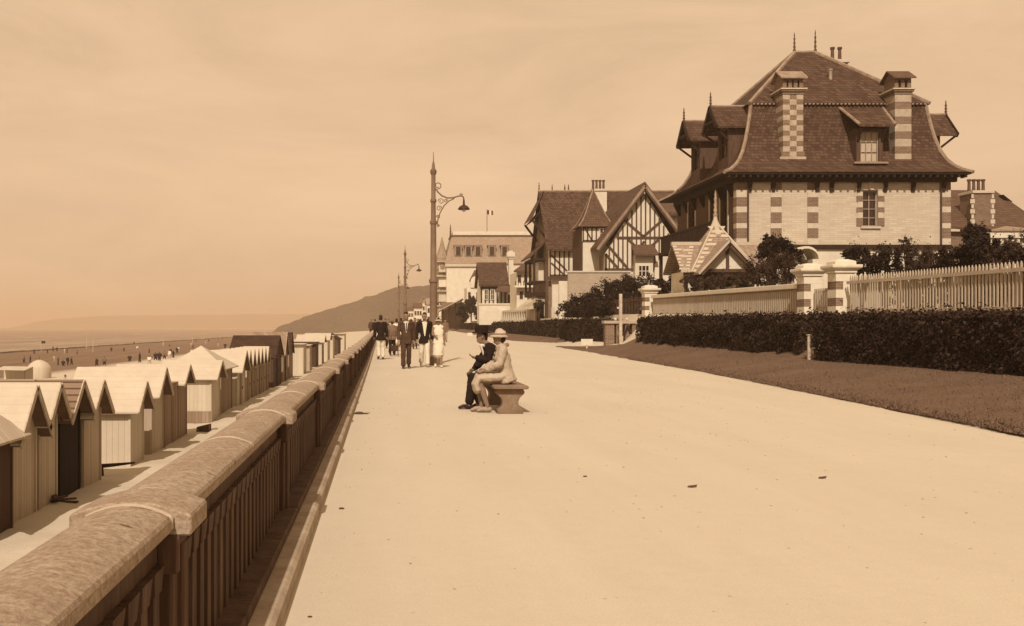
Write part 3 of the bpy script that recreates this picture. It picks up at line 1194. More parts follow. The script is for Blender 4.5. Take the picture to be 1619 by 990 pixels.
def pillar(label, y, hw, top, x=XF):
    b = fz(min(y, 60))
    t = thing('gate_pillar', label, 'gate pillar', (x, y, b - .4), 'white capped gate pillars')
    hgt = top - .42 - b
    m = MB()
    k = 5
    hs = [b - .4] + [b + hgt * i / k for i in range(1, k + 1)]
    for i in range(k):
        m.box(x - hw, x + hw, y - hw, y + hw, hs[i] + .001 * i, hs[i + 1], 1 if i % 2 else 0)
        if i % 2:   # pale quoin on the brick courses
            m.box(x - hw * .25, x + hw * 1.0, y - hw - .004, y - hw - .001, hs[i], hs[i + 1], 0)
    m.build('shaft', [M_white, M_brown_brick], t)
    m = MB()
    c = top - .42
    m.box(x - hw - .05, x + hw + .05, y - hw - .05, y + hw + .05, c + .001, c + .08)
    m.hexa([(x - hw - .06, y - hw - .06, c + .081), (x + hw + .06, y - hw - .06, c + .081), (x + hw + .06, y + hw + .06, c + .081), (x - hw - .06, y + hw + .06, c + .081),
            (x - hw - .17, y - hw - .17, c + .17), (x + hw + .17, y - hw - .17, c + .17), (x + hw + .17, y + hw + .17, c + .17), (x - hw - .17, y + hw + .17, c + .17)])
    m.box(x - hw - .17, x + hw + .17, y - hw - .17, y + hw + .17, c + .171, c + .26)
    m.box(x - hw - .03, x + hw + .03, y - hw - .03, y + hw + .03, c + .261, c + .37)
    m.hexa([(x - hw - .03, y - hw - .03, c + .371), (x + hw + .03, y - hw - .03, c + .371), (x + hw + .03, y + hw + .03, c + .371), (x - hw - .03, y + hw + .03, c + .371),
            (x - hw * .5, y - hw * .5, c + .44), (x + hw * .5, y - hw * .5, c + .44), (x + hw * .5, y + hw * .5, c + .44), (x - hw * .5, y + hw * .5, c + .44)])
    m.build('cap', M_white, t, bevel=.012)
    return t


pillar('white capped pillar right of the narrow gate, at the end of the picket fence', 32.0, .30, 3.46)
pillar('white capped pillar left of the narrow gate, at the end of the boarded fence', 34.4, .30, 3.48)
pillar('lone white capped pillar at the far end of the boarded fence', 55.0, .33, 3.6)
t = thing('garden_gate', 'narrow white slatted gate between the twin gate pillars', 'gate', (XF, 33.2, fz(33)))
for k in range(10):
    m = MB()
    y = 32.48 + k * .16
    m.box(XF - .015, XF + .015, y - .04, y + .04, fz(33) + .1, 2.62)
    m.build('slat', M_fence, t)
for z in (1.95, 2.5):
    m = MB()
    m.box(XF + .016, XF + .05, 32.4, 34.0, z, z + .08)
    m.build('rail', M_fence, t)

# white post in the hedge gap, white marker post, small boards on the lawns
t = thing('gate_post', 'short weathered white post standing in the gap of the hedge', 'post', (11.9, 28.25, land(11.9, 28.2)))
m = MB()
zz = land(11.9, 28.2)
m.box(11.86, 11.95, 28.2, 28.29, zz - .2, zz + .72)
m.build('shaft', M_post, t, bevel=.02)
m = MB()
m.box(11.845, 11.965, 28.185, 28.305, zz + .721, zz + .755)
m.build('cap', M_post, t)
p = P(981, 537, 52)
zz = land(p.x, 52)
t = thing('marker_post', 'tall plain white post standing before the chained brick piers', 'post', (p.x, 52, zz))
m = MB()
m.box(p.x - .075, p.x + .075, 51.9, 52.05, zz - .3, zz + 2.6)
m.build('shaft', M_post, t, bevel=.015)
m = MB()
m.box(p.x - .17, p.x - .091, 51.95, 52.03, zz + 1.85, zz + 1.93)
m.build('peg', M_white, t)
for (u, v, Y, wd, hh, lab) in ((928, 538, 54, .62, .34, 'small blank white board on a short leg beside the cross path'), (743, 524, 98, .5, .3, 'small blank white board far out on the second lawn')):
    p = P(u, v, Y)
    zz = land(p.x, Y)
    t = thing('lawn_sign', lab, 'sign', (p.x, Y, zz))
    m = MB()
    m.box(p.x - wd / 2, p.x + wd / 2, Y - .02, Y + .02, zz + .2, zz + .2 + hh)
    m.build('board', M_white, t, bevel=.005)
    m = MB()
    m.box(p.x - .03, p.x + .03, Y + .021, Y + .06, zz - .2, zz + .4)
    m.build('leg', M_white, t)

# chained brick piers at the end of the near hedge
t = thing('pier_wall', 'low brick piers under a stone rail with hanging chains at the cross path', 'wall', (13.0, 54.5, land(13, 54.5)))
xs_ = [X_(u, 54.5) for u in (963, 976, 990, 1001)]
zb = land(12.6, 54.5) - .1
ztop = Z_(512, 54.5)
for i, x in enumerate(xs_):
    m = MB()
    wd = .24 if i == 0 else .1
    m.box(x - wd, x + wd, 54.3, 54.75, zb, ztop)
    m.build('pier', M_brick if i == 0 else M_brown_brick, t)
m = MB()
m.box(xs_[0] - .33, xs_[-1] + .4, 54.2, 54.85, ztop + .001, ztop + .16)
m.build('rail', M_garden_brick, t, bevel=.02)
m = MB()
m.box(xs_[0] + .25, xs_[-1] + .4, 54.9, 55.1, zb, ztop - .03)
m.build('panel', M_plaster, t)
for a, b in ((xs_[1], xs_[2]), (xs_[2], xs_[3] + .3)):
    m = MB()
    pts = [(a + (b - a) * i / 8, 54.2, ztop - .1 - .5 * (1 - (2 * i / 8 - 1) ** 2)) for i in range(9)]
    m.tube(pts, .05, 6)
    m.build('chain', M_iron, t)
for x in (xs_[1] - .1, xs_[2] + .05):
    m = MB()
    m.ball((x, 54.5, ztop + .24), .09, 8)
    m.build('knob', M_stone, t, smooth=True)

t = thing('iron_railing', 'thin dark iron railing in front of the great shrubbery beside the far pillar', 'railing', (14.5, 60, zt(60)))
for k in range(38):
    y = 55.6 + k * .36
    m = MB()
    m.tube([(14.45, y, 1.7), (14.45, y, 3.05)], [.018, .018], 4)
    m.build('bar', M_clay, t)
for z in (1.95, 2.85):
    m = MB()
    m.box(14.435, 14.465, 55.5, 69.2, z, z + .04)
    m.build('rail', M_clay, t)

# ------------------------------------------------------------------ building helpers
def mp_(face, pl):
    """maps (a, d, z): a along the wall, d into the building, to world"""
    if face == 'y':      # wall faces the camera (-y)
        return lambda a, d, z: (a, pl + d, z)
    return lambda a, d, z: (pl + d, a, z)      # wall faces the sea (-x)


def wbox(m, f, a0, a1, d0, d1, z0, z1, mi=0):
    p, q = f(a0, d0, z0), f(a1, d1, z1)
    m.box(p[0], q[0], p[1], q[1], p[2], q[2], mi)


def wall(name, face, pl, a0, a1, z0, z1, holes, mt, parent, th=.3):
    f = mp_(face, pl)
    m = MB()
    As = sorted({a0, a1} | {h[i] for h in holes for i in (0, 1)})
    Zs = sorted({z0, z1} | {h[i] for h in holes for i in (2, 3)})
    for i in range(len(As) - 1):
        for j in range(len(Zs) - 1):
            ac, zc = (As[i] + As[i + 1]) / 2, (Zs[j] + Zs[j + 1]) / 2
            if any(h[0] < ac < h[1] and h[2] < zc < h[3] for h in holes):
                continue
            wbox(m, f, As[i], As[i + 1], 0, th, Zs[j], Zs[j + 1])
    return m.build(name, mt, parent)


def window(face, pl, a0, a1, z0, z1, parent, nx=2, nz=3, frame=None, dep=.16, sill=True, bw=.06, curtain=False, name='window'):
    f = mp_(face, pl)
    fr = MB()
    wbox(fr, f, a0, a0 + bw, dep - .05, dep + .03, z0, z1)
    wbox(fr, f, a1 - bw, a1, dep - .05, dep + .03, z0, z1)
    wbox(fr, f, a0 + bw, a1 - bw, dep - .05, dep + .03, z0, z0 + bw)
    wbox(fr, f, a0 + bw, a1 - bw, dep - .05, dep + .03, z1 - bw, z1)
    for i in range(1, nx):
        c = a0 + (a1 - a0) * i / nx
        wbox(fr, f, c - bw * .35, c + bw * .35, dep - .035, dep + .02, z0 + bw, z1 - bw)
    for i in range(1, nz):
        c = z0 + (z1 - z0) * i / nz
        wbox(fr, f, a0 + bw, a1 - bw, dep - .03, dep + .015, c - bw * .3, c + bw * .3)
    w = fr.build(name, frame or M_white, parent)
    g = MB()
    wbox(g, f, a0 + .01, a1 - .01, dep + .035, dep + .05, z0 + .01, z1 - .01)
    g.build('pane', M_curtain if curtain else M_glass, w)
    if sill:
        s = MB()
        wbox(s, f, a0 - .12, a1 + .12, -.1, dep - .06, z0 - .12, z0 - .003)
        s.build('sill', M_stone, w)
    return w


def timbers(f, lines, w, m, d0=-.045, d1=.02):
    """lines: ((a,z),(a,z)) beams proud of a wall"""
    for (a0, z0), (a1, z1) in lines:
        p, q = Vector(f(a0, (d0 + d1) / 2, z0)), Vector(f(a1, (d0 + d1) / 2, z1))
        t_ = (q - p).normalized()
        nrm = Vector(f(0, 1, 0)) - Vector(f(0, 0, 0))
        m.beam(p, q, w, abs(d1 - d0), tuple(nrm))


def gable_roof_x(m, x0, x1, yc, hw, zr, ze, th=.14, mi=0):
    """ridge along x"""
    for s in (-1, 1):
        m.slab([(x0, yc, zr), (x1, yc, zr), (x1, yc + s * hw, ze), (x0, yc + s * hw, ze)], (0, 0, th), mi)


def gable_roof_y(m, y0, y1, xc, hw, zr, ze, th=.14, mi=0):
    for s in (-1, 1):
        m.slab([(xc, y0, zr), (xc, y1, zr), (xc + s * hw, y1, ze), (xc + s * hw, y0, ze)], (0, 0, th), mi)


def finial(p, h, parent, mt=None, r=.09):
    m = MB()
    prof = [(r * .9, 0), (r * 1.1, h * .08), (r * .5, h * .12), (r * .9, h * .25), (r * .45, h * .32), (r * .8, h * .45), (r * .4, h * .52), (r * .75, h * .66), (r * .3, h * .72), (r * .45, h * .82), (r * .05, h)]
    m.lathe(p, prof, 8)
    return m.build('finial', mt or M_clay, parent, smooth=True)


def chimney(x0, x1, y0, y1, z0, z1, parent, mt, pots=4, potm=None, name='chimney'):
    m = MB()
    m.box(x0, x1, y0, y1, z0, z1)
    c = m.build(name, mt, parent)
    m = MB()
    m.box(x0 - .1, x1 + .1, y0 - .1, y1 + .1, z1 + .002, z1 + .2)
    m.build('cap', M_stone, c, bevel=.02)
    for i in range(pots):
        m = MB()
        a = x0 + (x1 - x0) * (i + .5) / pots
        m.lathe((a, (y0 + y1) / 2, z1 + .201), [(.13, 0), (.11, .3), (.1, .75), (.15, .8), (.15, .9), (.1, .92)], 8)
        m.build('chimney_pot', potm or M_clay, c)
    return c


# ------------------------------------------------------------------ the great villa
VY = 54.0
k = VY / F
vx0, vx1 = X_(1165, VY), X_(1502, VY)
vy0, vy1 = VY, VY + 10.9
zev = Z_(282, VY)          # wall head
zE = Z_(272, VY - .85)
zst = Z_(390, VY)          # string course
ZB = 1.4
villa = thing('villa', 'grand pale brick villa with steep brown mansard roof and two banded chimneys', 'house', (vx0, vy0, ZB))
fy, fx = mp_('y', vy0), mp_('x', vx0)
wx0, wx1, wz0, wz1 = X_(1364, VY), X_(1388, VY), Z_(358, VY), Z_(302, VY)
wall('front_wall', 'y', vy0, vx0, vx1, zst, zE - .06, [(wx0, wx1, wz0, wz1)], M_ashlar, villa)
window('y', vy0, wx0, wx1, wz0, wz1, villa, 2, 4, dep=.2, bw=.06, frame=M_zinc)
m = MB()
wbox(m, fy, vx0 + .05, vx1 - .05, .02, .3, ZB - .5, zst - .001)
m.build('basement_wall', M_plaster, villa)
m = MB()
wbox(m, fy, vx0 - .1, vx1 + .1, -.12, -.001, zst - .13, zst + .02)
wbox(m, fy, vx0 - .06, vx1 + .06, -.07, -.001, zst + .021, zst + .1)
m.build('string_course', M_timber, villa)
# left wall towards the sea: openings
lw = []
for (u, wdt, va, vb) in ((1145, 1.15, 296, 372), (1128, 1.1, 300, 372), (1094, 1.35, 318, 362)):
    Yc = vx0 * F / (u - U0)
    lw.append((Yc - wdt / 2, Yc + wdt / 2, Z_(vb, Yc), Z_(va, Yc)))
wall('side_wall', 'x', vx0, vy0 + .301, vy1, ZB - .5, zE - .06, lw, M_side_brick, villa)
for a in lw:
    window('x', vx0, a[0], a[1], a[2], a[3], villa, 2, 3, frame=M_timber2, dep=.2)
    m = MB()      # pale arched surround
    for s in (a[0] - .16, a[1] + .02):
        wbox(m, fx, s, s + .14, -.05, -.002, a[2], a[3] - .1)
    ac, r = (a[0] + a[1]) / 2, (a[1] - a[0]) / 2 + .09
    for i in range(7):
        b0, b1 = math.pi * i / 7, math.pi * (i + 1) / 7
        p = fx(ac + r * math.cos(b0), -.03, a[3] - .1 + r * .55 * math.sin(b0))
        q = fx(ac + r * math.cos(b1), -.03, a[3] - .1 + r * .55 * math.sin(b1))
        m.beam(p, q, .16, .055, (1, 0, 0))
    m.build('window_surround', M_stone, villa)
m = MB()
m.box(vx0 + .02, vx1, vy1 - .3, vy1, ZB - .5, zE - .06)
m.box(vx1 - .3, vx1 - .002, vy0 + .31, vy1 - .31, ZB - .5, zE - .06)
m.build('rear_wall', M_ashlar, villa)
# balcony on the sea side
m = MB()
zb0, zb1 = Z_(385, 57), Z_(357, 57)
m.box(vx0 - 1.3, vx0 - .01, vy0 + .4, vy1 - .3, zb0 - .2, zb0)
m.box(vx0 - 1.25, vx0 - 1.15, vy0 + .45, vy1 - .35, zb1 - .1, zb1)
for i in range(30):
    y = vy0 + .5 + i * .33
    m.box(vx0 - 1.24, vx0 - 1.17, y, y + .2, zb0, zb1 - .1)
for y in (vy0 + .5, vy0 + 5, vy1 - .6):
    m.box(vx0 - 1.28, vx0 - 1.1, y, y + .2, ZB - .5, zb0 - .2)
m.build('balcony', M_timber, villa)
# quoins: alternating stone and brick blocks
vs_ = [286, 301, 312, 327, 336, 353, 361, 377, 388]
qa = [(vx0 - .03, vx0 + .53, .03), (vx1 - .5, vx1 + .03, .03)] + [(X_(u, VY) - .29, X_(u, VY) + .29, .028) for u in (1227, 1285)]
for (a, b, pr_) in qa:
    q = MB()
    for i in range(len(vs_) - 1):
        za, zb_ = Z_(vs_[i + 1], VY), Z_(vs_[i], VY)
        q.box(a, b, vy0 - pr_, vy0 - .002 if pr_ < .03 else vy0 + .45, za + (.003 if i < len(vs_) - 2 else 0), zb_, 1 - i % 2)
    q.build('quoins', [M_stone, M_brick], villa)
# window surround with brick dogs
q = MB()
vs_ = [301, 310, 319, 328, 336, 345, 358]
for i in range(len(vs_) - 1):
    za, zb_ = Z_(vs_[i + 1], VY), Z_(vs_[i], VY)
    e = .34 if i % 2 else .27
    for s in (wx0 - e, wx1 + .005):
        q.box(s, s + e - .005, vy0 - .03, vy0 - .002, za + .003, zb_ - .003, i % 2)
q.box(wx0 - .36, wx1 + .36, vy0 - .05, vy0 - .002, Z_(300.5, VY), Z_(290, VY), 0)
q.box((wx0 + wx1) / 2 - .14, (wx0 + wx1) / 2 + .14, vy0 - .09, vy0 - .051, Z_(300.5, VY), Z_(287, VY), 0)
q.build('window_surround', [M_stone, M_brick], villa)
# drain pipe
for u in (1182, 1487):
    m = MB()
    m.tube([(X_(u, VY), vy0 - .08, zst + .1), (X_(u, VY), vy0 - .08, zev + .3)], .05, 6)
    m.build('drain_pipe', M_timber2, villa)
# roof: bell-cast mansard and hipped top
ov = .85
ex0, ex1, ey0, ey1 = vx0 - .95, vx1 + .75, vy0 - ov, vy1 + ov
zE = Z_(272, ey0)
bx0, bx1, by0, by1 = X_(1183, 56), X_(1457, 56), 55.6, 63.6
zK = Z_(163, 55.6)
prof = [(0, 0), (.22, .055), (.40, .125), (.55, .215), (.68, .34), (.79, .5), (.88, .68), (.95, .85), (1, 1)]
rings = []
for a, b in prof:
    rings.append([(ex0 + (bx0 - ex0) * a, ey0 + (by0 - ey0) * a, zE + (zK - zE) * b), (ex1 + (bx1 - ex1) * a, ey0 + (by0 - ey0) * a, zE + (zK - zE) * b),
                  (ex1 + (bx1 - ex1) * a, ey1 + (by1 - ey1) * a, zE + (zK - zE) * b), (ex0 + (bx0 - ex0) * a, ey1 + (by1 - ey1) * a, zE + (zK - zE) * b)])
m = MB()
vs_ = [p for r in rings for p in r]
fs_ = []
for i in range(len(rings) - 1):
    for j in range(4):
        fs_.append((i * 4 + j, i * 4 + (j + 1) % 4, i * 4 + 4 + (j + 1) % 4, i * 4 + 4 + j))
fs_.append((0, 3, 2, 1))
L = (len(rings) - 1) * 4
fs_.append((L, L + 1, L + 2, L + 3))
m.add(vs_, fs_)
roof = m.build('roof', M_roof, villa)
yr = 59.4
zR = Z_(83, yr)
rx0, rx1 = X_(1256, yr), X_(1289, yr)
o = .16
m = MB()
A = [(bx0 - o, by0 - o, zK - .05), (bx1 + o, by0 - o, zK - .05), (bx1 + o, by1 + o, zK - .05), (bx0 - o, by1 + o, zK - .05), (rx0, yr, zR), (rx1, yr, zR)]
m.add(A, [(0, 1, 5, 4), (1, 2, 5), (2, 3, 4, 5), (3, 0, 4), (0, 3, 2, 1)])
m.build('upper_roof', M_roof, villa)
m = MB()
for a, b in ((0, 4), (1, 5), (2, 5), (3, 4), (4, 5)):
    m.tube([A[a], A[b]], .11, 6)
for j in range(4):
    m.tube([Vector(r[j]) + Vector((0, 0, .0)) for r in rings], .1, 6)
m.build('hip_tiles', M_ridge, villa)
m = MB()
for i in range(44):
    x = bx0 + (bx1 - bx0) * (i + .5) / 44
    m.box(x - .06, x + .06, by0 - o - .02, by0 - o + .1, zK - .12, zK - .04)
m.build('eave_tiles', M_hm, villa)
# eaves: soffit, fascia, brackets
m = MB()
m.box(ex0 + .06, ex1 - .06, ey0 + .06, ey1 - .06, zE - .1, zE - .003)
m.box(vx0 - .25, vx1 + .25, vy0 - .25, vy0 - .002, zE - .42, zE - .101)
m.box(vx0 - .25, vx0 - .002, vy0, vy1, zE - .42, zE - .101)
for i in range(34):
    x = ex0 + .3 + i * (ex1 - ex0 - .6) / 33
    m.box(x - .05, x + .05, ey0 + .1, vy0 - .26, zE - .25, zE - .101)
m.build('soffit', M_timber, villa)
for u in (1185, 1222, 1291, 1314, 1357, 1399, 1443, 1491):
    m = MB()
    x = X_(u, VY)
    m.slab([(x - .09, vy0 - .003, zE - .42), (x - .09, vy0 - .24, zE - .42), (x - .09, vy0 - .12, zE - .75), (x - .09, vy0 - .1, zE - .92), (x - .09, vy0 - .003, zE - .92)], (.18, 0, 0))
    m.build('bracket', M_timber, villa)
for i in range(7):
    m = MB()
    y = vy0 + .6 + i * 1.6
    m.slab([(vx0 - .003, y, zE - .42), (vx0 - .4, y, zE - .42), (vx0 - .1, y, zE - 1.1), (vx0 - .003, y, zE - 1.1)], (0, .16, 0))
    m.build('bracket', M_timber, villa)


def villa_chimney(u0, u1, vb, vt, style):
    y0 = vy0 + .5
    x0, x1, z0, z1 = X_(u0, y0), X_(u1, y0), Z_(vb, y0), Z_(vt, y0)
    y1 = y0 + 1.2
    m = MB()
    rows = 13 if style == 'check' else 9
    for i in range(rows):
        a, b = z0 + (z1 - z0) * i / rows, z0 + (z1 - z0) * (i + 1) / rows
        if i == 0:
            a -= 1.0
        if style == 'check':
            w3 = (x1 - x0) / 3
            e = .16 * max(0, 1 - i / 2.) if i < 2 else 0
            for j in range(3):
                m.box(x0 + w3 * j - (e if j == 0 else 0), x0 + w3 * (j + 1) + (e if j == 2 else 0), y0 + .002 * ((i + j) % 2), y1, a, b, 1 if (i % 2 == 0) == (j == 1) and i > 0 else 0)
        else:
            m.box(x0, x1, y0 + .002 * (i % 2), y1, a, b, i % 2)
    c = m.build('chimney', [mat('sooty_stone', .40, var=.2, dirt=.45), M_brick], villa)
    h = z1
    m = MB()
    m.box(x0 - .04, x1 + .04, y0 - .04, y1 + .04, h + .002, h + .13, 1)
    m.box(x0 - .1, x1 + .1, y0 - .1, y1 + .1, h + .131, h + .24, 1)
    m.box(x0 - .16, x1 + .16, y0 - .16, y1 + .16, h + .241, h + .31, 0)
    m.build('cornice', [M_stone, M_brick], c)
    m = MB()
    t_ = h + .311
    n = 3 if style == 'check' else 2
    ww = x1 - x0
    for i in range(n + 1):
        a = x0 + (ww - .2) * i / n
        m.box(a, a + .2, y0 + .02, y1 - .02, t_, t_ + .45)
    m.box(x0, x1, y0 + .02, y1 - .02, t_ + .451, t_ + .56)
    m.build('vent', M_brick, c)
    m = MB()
    m.box(x0 + .05, x1 - .05, y0 + .25, y1 - .25, t_, t_ + .449)
    m.build('flue', M_dark, c)
    m = MB()
    gable_roof_x(m, x0 - .17, x1 + .17, (y0 + y1) / 2, .8, t_ + 1.0, t_ + .5, .08)
    m.build('cap_tiles', M_ridge if style == 'check' else M_clay, c)
    m = MB()
    m.slab([(x0 - .02, y0 + .05, t_ + .56), (x0 - .02, y1 - .05, t_ + .56), (x0 - .02, (y0 + y1) / 2, t_ + .97)], (ww + .04, 0, 0))
    m.build('gable', M_brick, c)


villa_chimney(1238, 1270, 256, 149, 'check')
villa_chimney(1415, 1441, 255, 149, 'band')
# front dormer
dy = vy0 + .15
dx0, dx1, dz0, dz1 = X_(1357, dy), X_(1393, dy), Z_(256, dy), Z_(203, dy)
f = mp_('y', dy)
dorm = MB()
dorm.box(dx0 - .1, dx0 + .12, dy, dy + 2.2, dz0 - .4, dz1)
dorm.box(dx1 - .12, dx1 + .1, dy, dy + 2.2, dz0 - .4, dz1)
dorm.box(dx0 + .12, dx1 - .12, dy, dy + .3, dz0 - .4, dz0)
dorm.box(dx0 + .12, dx1 - .12, dy, dy + .3, dz1 - .15, dz1 - .001)
D = dorm.build('dormer', M_timber2, villa)
w = window('y', dy, dx0 + .13, dx1 - .13, dz0 + .002, dz1 - .16, D, 3, 3, dep=.12, frame=M_zinc, bw=.05, curtain=True)
m = MB()
rxa, rxb = X_(1352, dy), X_(1412, dy)
tya = by0 - .05
zt_ = Z_(174, tya)
m.slab([(rxa, dy - .55, dz1 - .02), (rxb - .15, dy - .55, dz1 - .02), (X_(1406, tya), tya, zt_), (X_(1328, tya), tya, zt_)], (0, 0, .12))
m.build('dormer_roof', M_roof, D)
m = MB()
m.tube([(rxa, dy - .55, dz1 + .1), (X_(1328, tya), tya, zt_ + .1)], .08, 6)
m.tube([(rxb - .15, dy - .55, dz1 + .1), (X_(1396, tya), tya, zt_ + .1)], .07, 6)
m.build('verge_tiles', M_ridge, D)
for s in (dx0 - .1, dx1 - .02):
    m = MB()
    m.beam((s + .06, dy - .45, dz1 - .05), (s + .06, dy, dz1 - .7), .1, .1, (1, 0, 0))
    m.build('strut', M_timber, D)
m = MB()
m.box(dx0 - .3, dx1 + .3, dy - .2, dy - .002, dz0 - .12, dz0 - .02)
m.build('sill', M_ridge, D)


# sea side and far side dormers with gabled hoods
def side_dormer(Yc, s, xgab=0):
    if s < 0:
        xg, xin = xgab, bx0 + .4
        zr = Z_(172 if Yc < 58 else 195, Yc)
    else:
        xg, xin = ex1 + .35, bx1 - 1
        zr = Z_(185, Yc)
    hw, ze = 1.12, zr - 1.3
    m = MB()
    xa, xb = sorted((xg, xin))
    gable_roof_x(m, xa, xb, Yc, hw + .1, zr, ze, .12)
    xw = xg - s * .75
    body = MB()
    xa, xb = sorted((xw, xin))
    zb_ = zE + .35
    for yy in (Yc - hw + .25, Yc + hw - .45):
        body.box(xa, xb, yy, yy + .2, zb_, ze + .15)
    body.box(xa, xb, Yc - hw + .45, Yc + hw - .45, zb_, zb_ + .9)
    body.slab([(xw, Yc - hw + .25, ze + .15), (xw, Yc + hw - .25, ze + .15), (xw, Yc, zr - .1)], (-s * .1, 0, 0))
    D = body.build('dormer', M_timber2, villa)
    m.build('dormer_roof', M_roof, D)
    m = MB()
    for q in (-1, 1):
        m.beam((xg + s * .02, Yc, zr + .06), (xg + s * .02, Yc + q * (hw + .12), ze + .04), .07, .26, (0, 0, 1))
        m.beam((xw, Yc + q * (hw - .3), ze - .6), (xg, Yc + q * (hw - .05), ze + .05), .1, .1, (0, 1, 0))
    m.beam((xg, Yc - hw * .6, zr - .8), (xg, Yc + hw * .6, zr - .8), .08, .12)
    m.build('bargeboard', M_timber, D)
    m = MB()
    m.tube([(xg, Yc, zr + .12), (xin, Yc, zr + .12)], .09, 6)
    m.build('ridge_tiles', M_ridge, D)
    g = window('x', xw - s * .02, Yc - hw + .46, Yc + hw - .46, zb_ + .9, ze + .14, D, 2, 2, frame=M_timber2, dep=.1 if s < 0 else -.1, sill=False)
    finial((xg + .05, Yc, zr + .1), .85, D)


side_dormer(56.5, -1, X_(1122, 56.5))
side_dormer(60.6, -1, X_(1080, 60.6))
side_dormer((ex1 + .35) * F / (1494 - U0), 1)
finial((rx0, yr, zR + .05), 1.15, villa)
finial((rx1, yr, zR + .05), 1.3, villa)
m = MB()
p = P(1313, 140, 57.3)
m.lathe(p, [(.1, -.3), (.09, 1.0), (.12, 1.02), (.12, 1.1)], 8)
m.hexa([p + Vector(q) for q in ((-.3, -.25, -.15), (.3, -.25, -.15), (.3, .15, .15), (-.3, .15, .15), (-.3, -.25, -.1), (.3, -.25, -.1), (.3, .15, .2), (-.3, .15, .2))])
m.build('vent_pipe', M_zinc, villa)
p = P(1323, 100, 62.5)
chimney(p.x - .45, p.x + .45, 62, 63.2, 13.5, p.z - .1, villa, M_brick, 2)
# small arched porch in front of the basement
m = MB()
px0, px1 = X_(1254, 52.6), X_(1292, 52.6)
for i in range(9):
    a0, a1 = math.pi * i / 9, math.pi * (i + 1) / 9
    cx, rr, z0 = (px0 + px1) / 2, (px1 - px0) / 2, Z_(410, 52.6)
    m.slab([(cx - rr * math.cos(a0), 52.4, z0 + .55 * math.sin(a0)), (cx - rr * math.cos(a1), 52.4, z0 + .55 * math.sin(a1)), (cx - rr * math.cos(a1), 52.4, z0 + .55 * math.sin(a1) + .12), (cx - rr * math.cos(a0), 52.4, z0 + .55 * math.sin(a0) + .12)], (0, 1.5, 0))
m.box(px1 - .3, px1, 52.45, 53.8, ZB, Z_(410, 52.6))
m.box(px0, px0 + .3, 52.45, 53.8, ZB, Z_(410, 52.6))
m.build('porch', M_white, villa)

# ------------------------------------------------------------------ small pavilion with patterned roof
t = NT('patterned_tile')
c = t.n('ShaderNodeTexCoord')
s = t.n('ShaderNodeSeparateXYZ')
t.l(c.outputs['Object'], s.inputs[0])
kk = t.n('ShaderNodeCombineXYZ')
t.l(t.math('ADD', s.outputs[0], s.outputs[1]), kk.inputs[0])
t.l(s.outputs[2], kk.inputs[1])
br = t.n('ShaderNodeTexBrick')
t.l(kk.outputs[0], br.inputs['Vector'])
for a, b in (('Scale', 1), ('Brick Width', .25), ('Row Height', .11), ('Mortar Size', .012)):
    br.inputs[a].default_value = b
br.inputs['Color1'].default_value = sep(.24)
br.inputs['Color2'].default_value = sep(.30)
br.inputs['Mortar'].default_value = sep(.12)
t.l(br.outputs[0], t.b.inputs['Base Color'])
t.b.inputs['Roughness'].default_value = .8
M_pat = t.m
M_cream = mat('cream_tile', .44, var=.1)
py = 51.6
pav = thing('pavilion', 'small garden pavilion with steep tiled roof edged in cream tile teeth and a white gable', 'pavilion', (X_(1131, py), py, zt(py)))
apx = X_(1131, py)
zap = Z_(350, py)
zr_ = Z_(389, py)
yf = 50.0
zee = Z_(430, yf)
wxl, wxr = X_(1062, py), X_(1204, py)
yb = 2 * py - yf
m = MB()
wl2, wr2 = X_(1068, yf), X_(1212, yf)
fL, fR = X_(1092, yf), X_(1192, yf)
gable_roof_x(m, wxl, wxr, py, py - yf, zr_, zee, .1)
m.build('wing_roof', M_pat, pav)
yt = yf - .12
m = MB()
tz = zee - .02
base_ = [(fL, yt, tz), (fR + .25, yt, tz), (fR + .25, 2 * py - yt, tz), (fL, 2 * py - yt, tz)]
m.add(base_ + [(apx, py, zap)], [(0, 1, 4), (1, 2, 4), (2, 3, 4), (3, 0, 4), (3, 2, 1, 0)])
m.build('tower_roof', M_pat, pav)


def teeth(a, b, inward, m, n, w=.5, h=.13, lift=.015, normal=(0, -.7, .7)):
    a, b, inward, nv = Vector(a), Vector(b), Vector(inward), Vector(normal).normalized() * lift
    d = (b - a) / n
    for i in range(n):
        p = a + d * (i + .05)
        q = a + d * (i + .62)
        e = w if i % 2 == 0 else w * .45
        m.slab([p + nv * .2, q + nv * .2, q + inward * e + nv * .2, p + inward * e + nv * .2], nv)


m = MB()
ap = Vector((apx, py, zap))
sl = (ap - Vector((fL, yt, tz)))
fn = (Vector(base_[1]) - Vector(base_[0])).cross(ap - Vector(base_[0])).normalized()
if fn.y > 0:
    fn = -fn
teeth(base_[0], ap * .93 + Vector(base_[0]) * .07, (1, 0, 0), m, 11, .62, normal=fn)
teeth(base_[1], ap * .93 + Vector(base_[1]) * .07, (-1, 0, 0), m, 11, .62, normal=fn)
wn_ = Vector((0, -(zr_ - zee), py - yf)).normalized()
wn_ = Vector((0, -(zr_ - zee), (py - yf)))
up_ = Vector((0, py - yf, zr_ - zee))
for (xa, dr, xe_) in ((wxl, 1, 0), (wxr, -1, 0)):
    pa = Vector((xa, yf, zee + .1))
    teeth(pa, pa + up_ * .97, (dr, 0, 0), m, 8, .42, normal=wn_)
pa = Vector((fL - .02, yf, zee + .1))
pb = Vector((apx - (apx - fL) * .62, py, zr_ + .1))
teeth(pa - Vector((.05, 0, 0)), pa + (pb - pa) * .95, (-1, 0, 0), m, 8, .5, normal=wn_)
m.box(wxl - .02, wxr + .02, py - .12, py + .12, zr_ + .02, zr_ + .2)
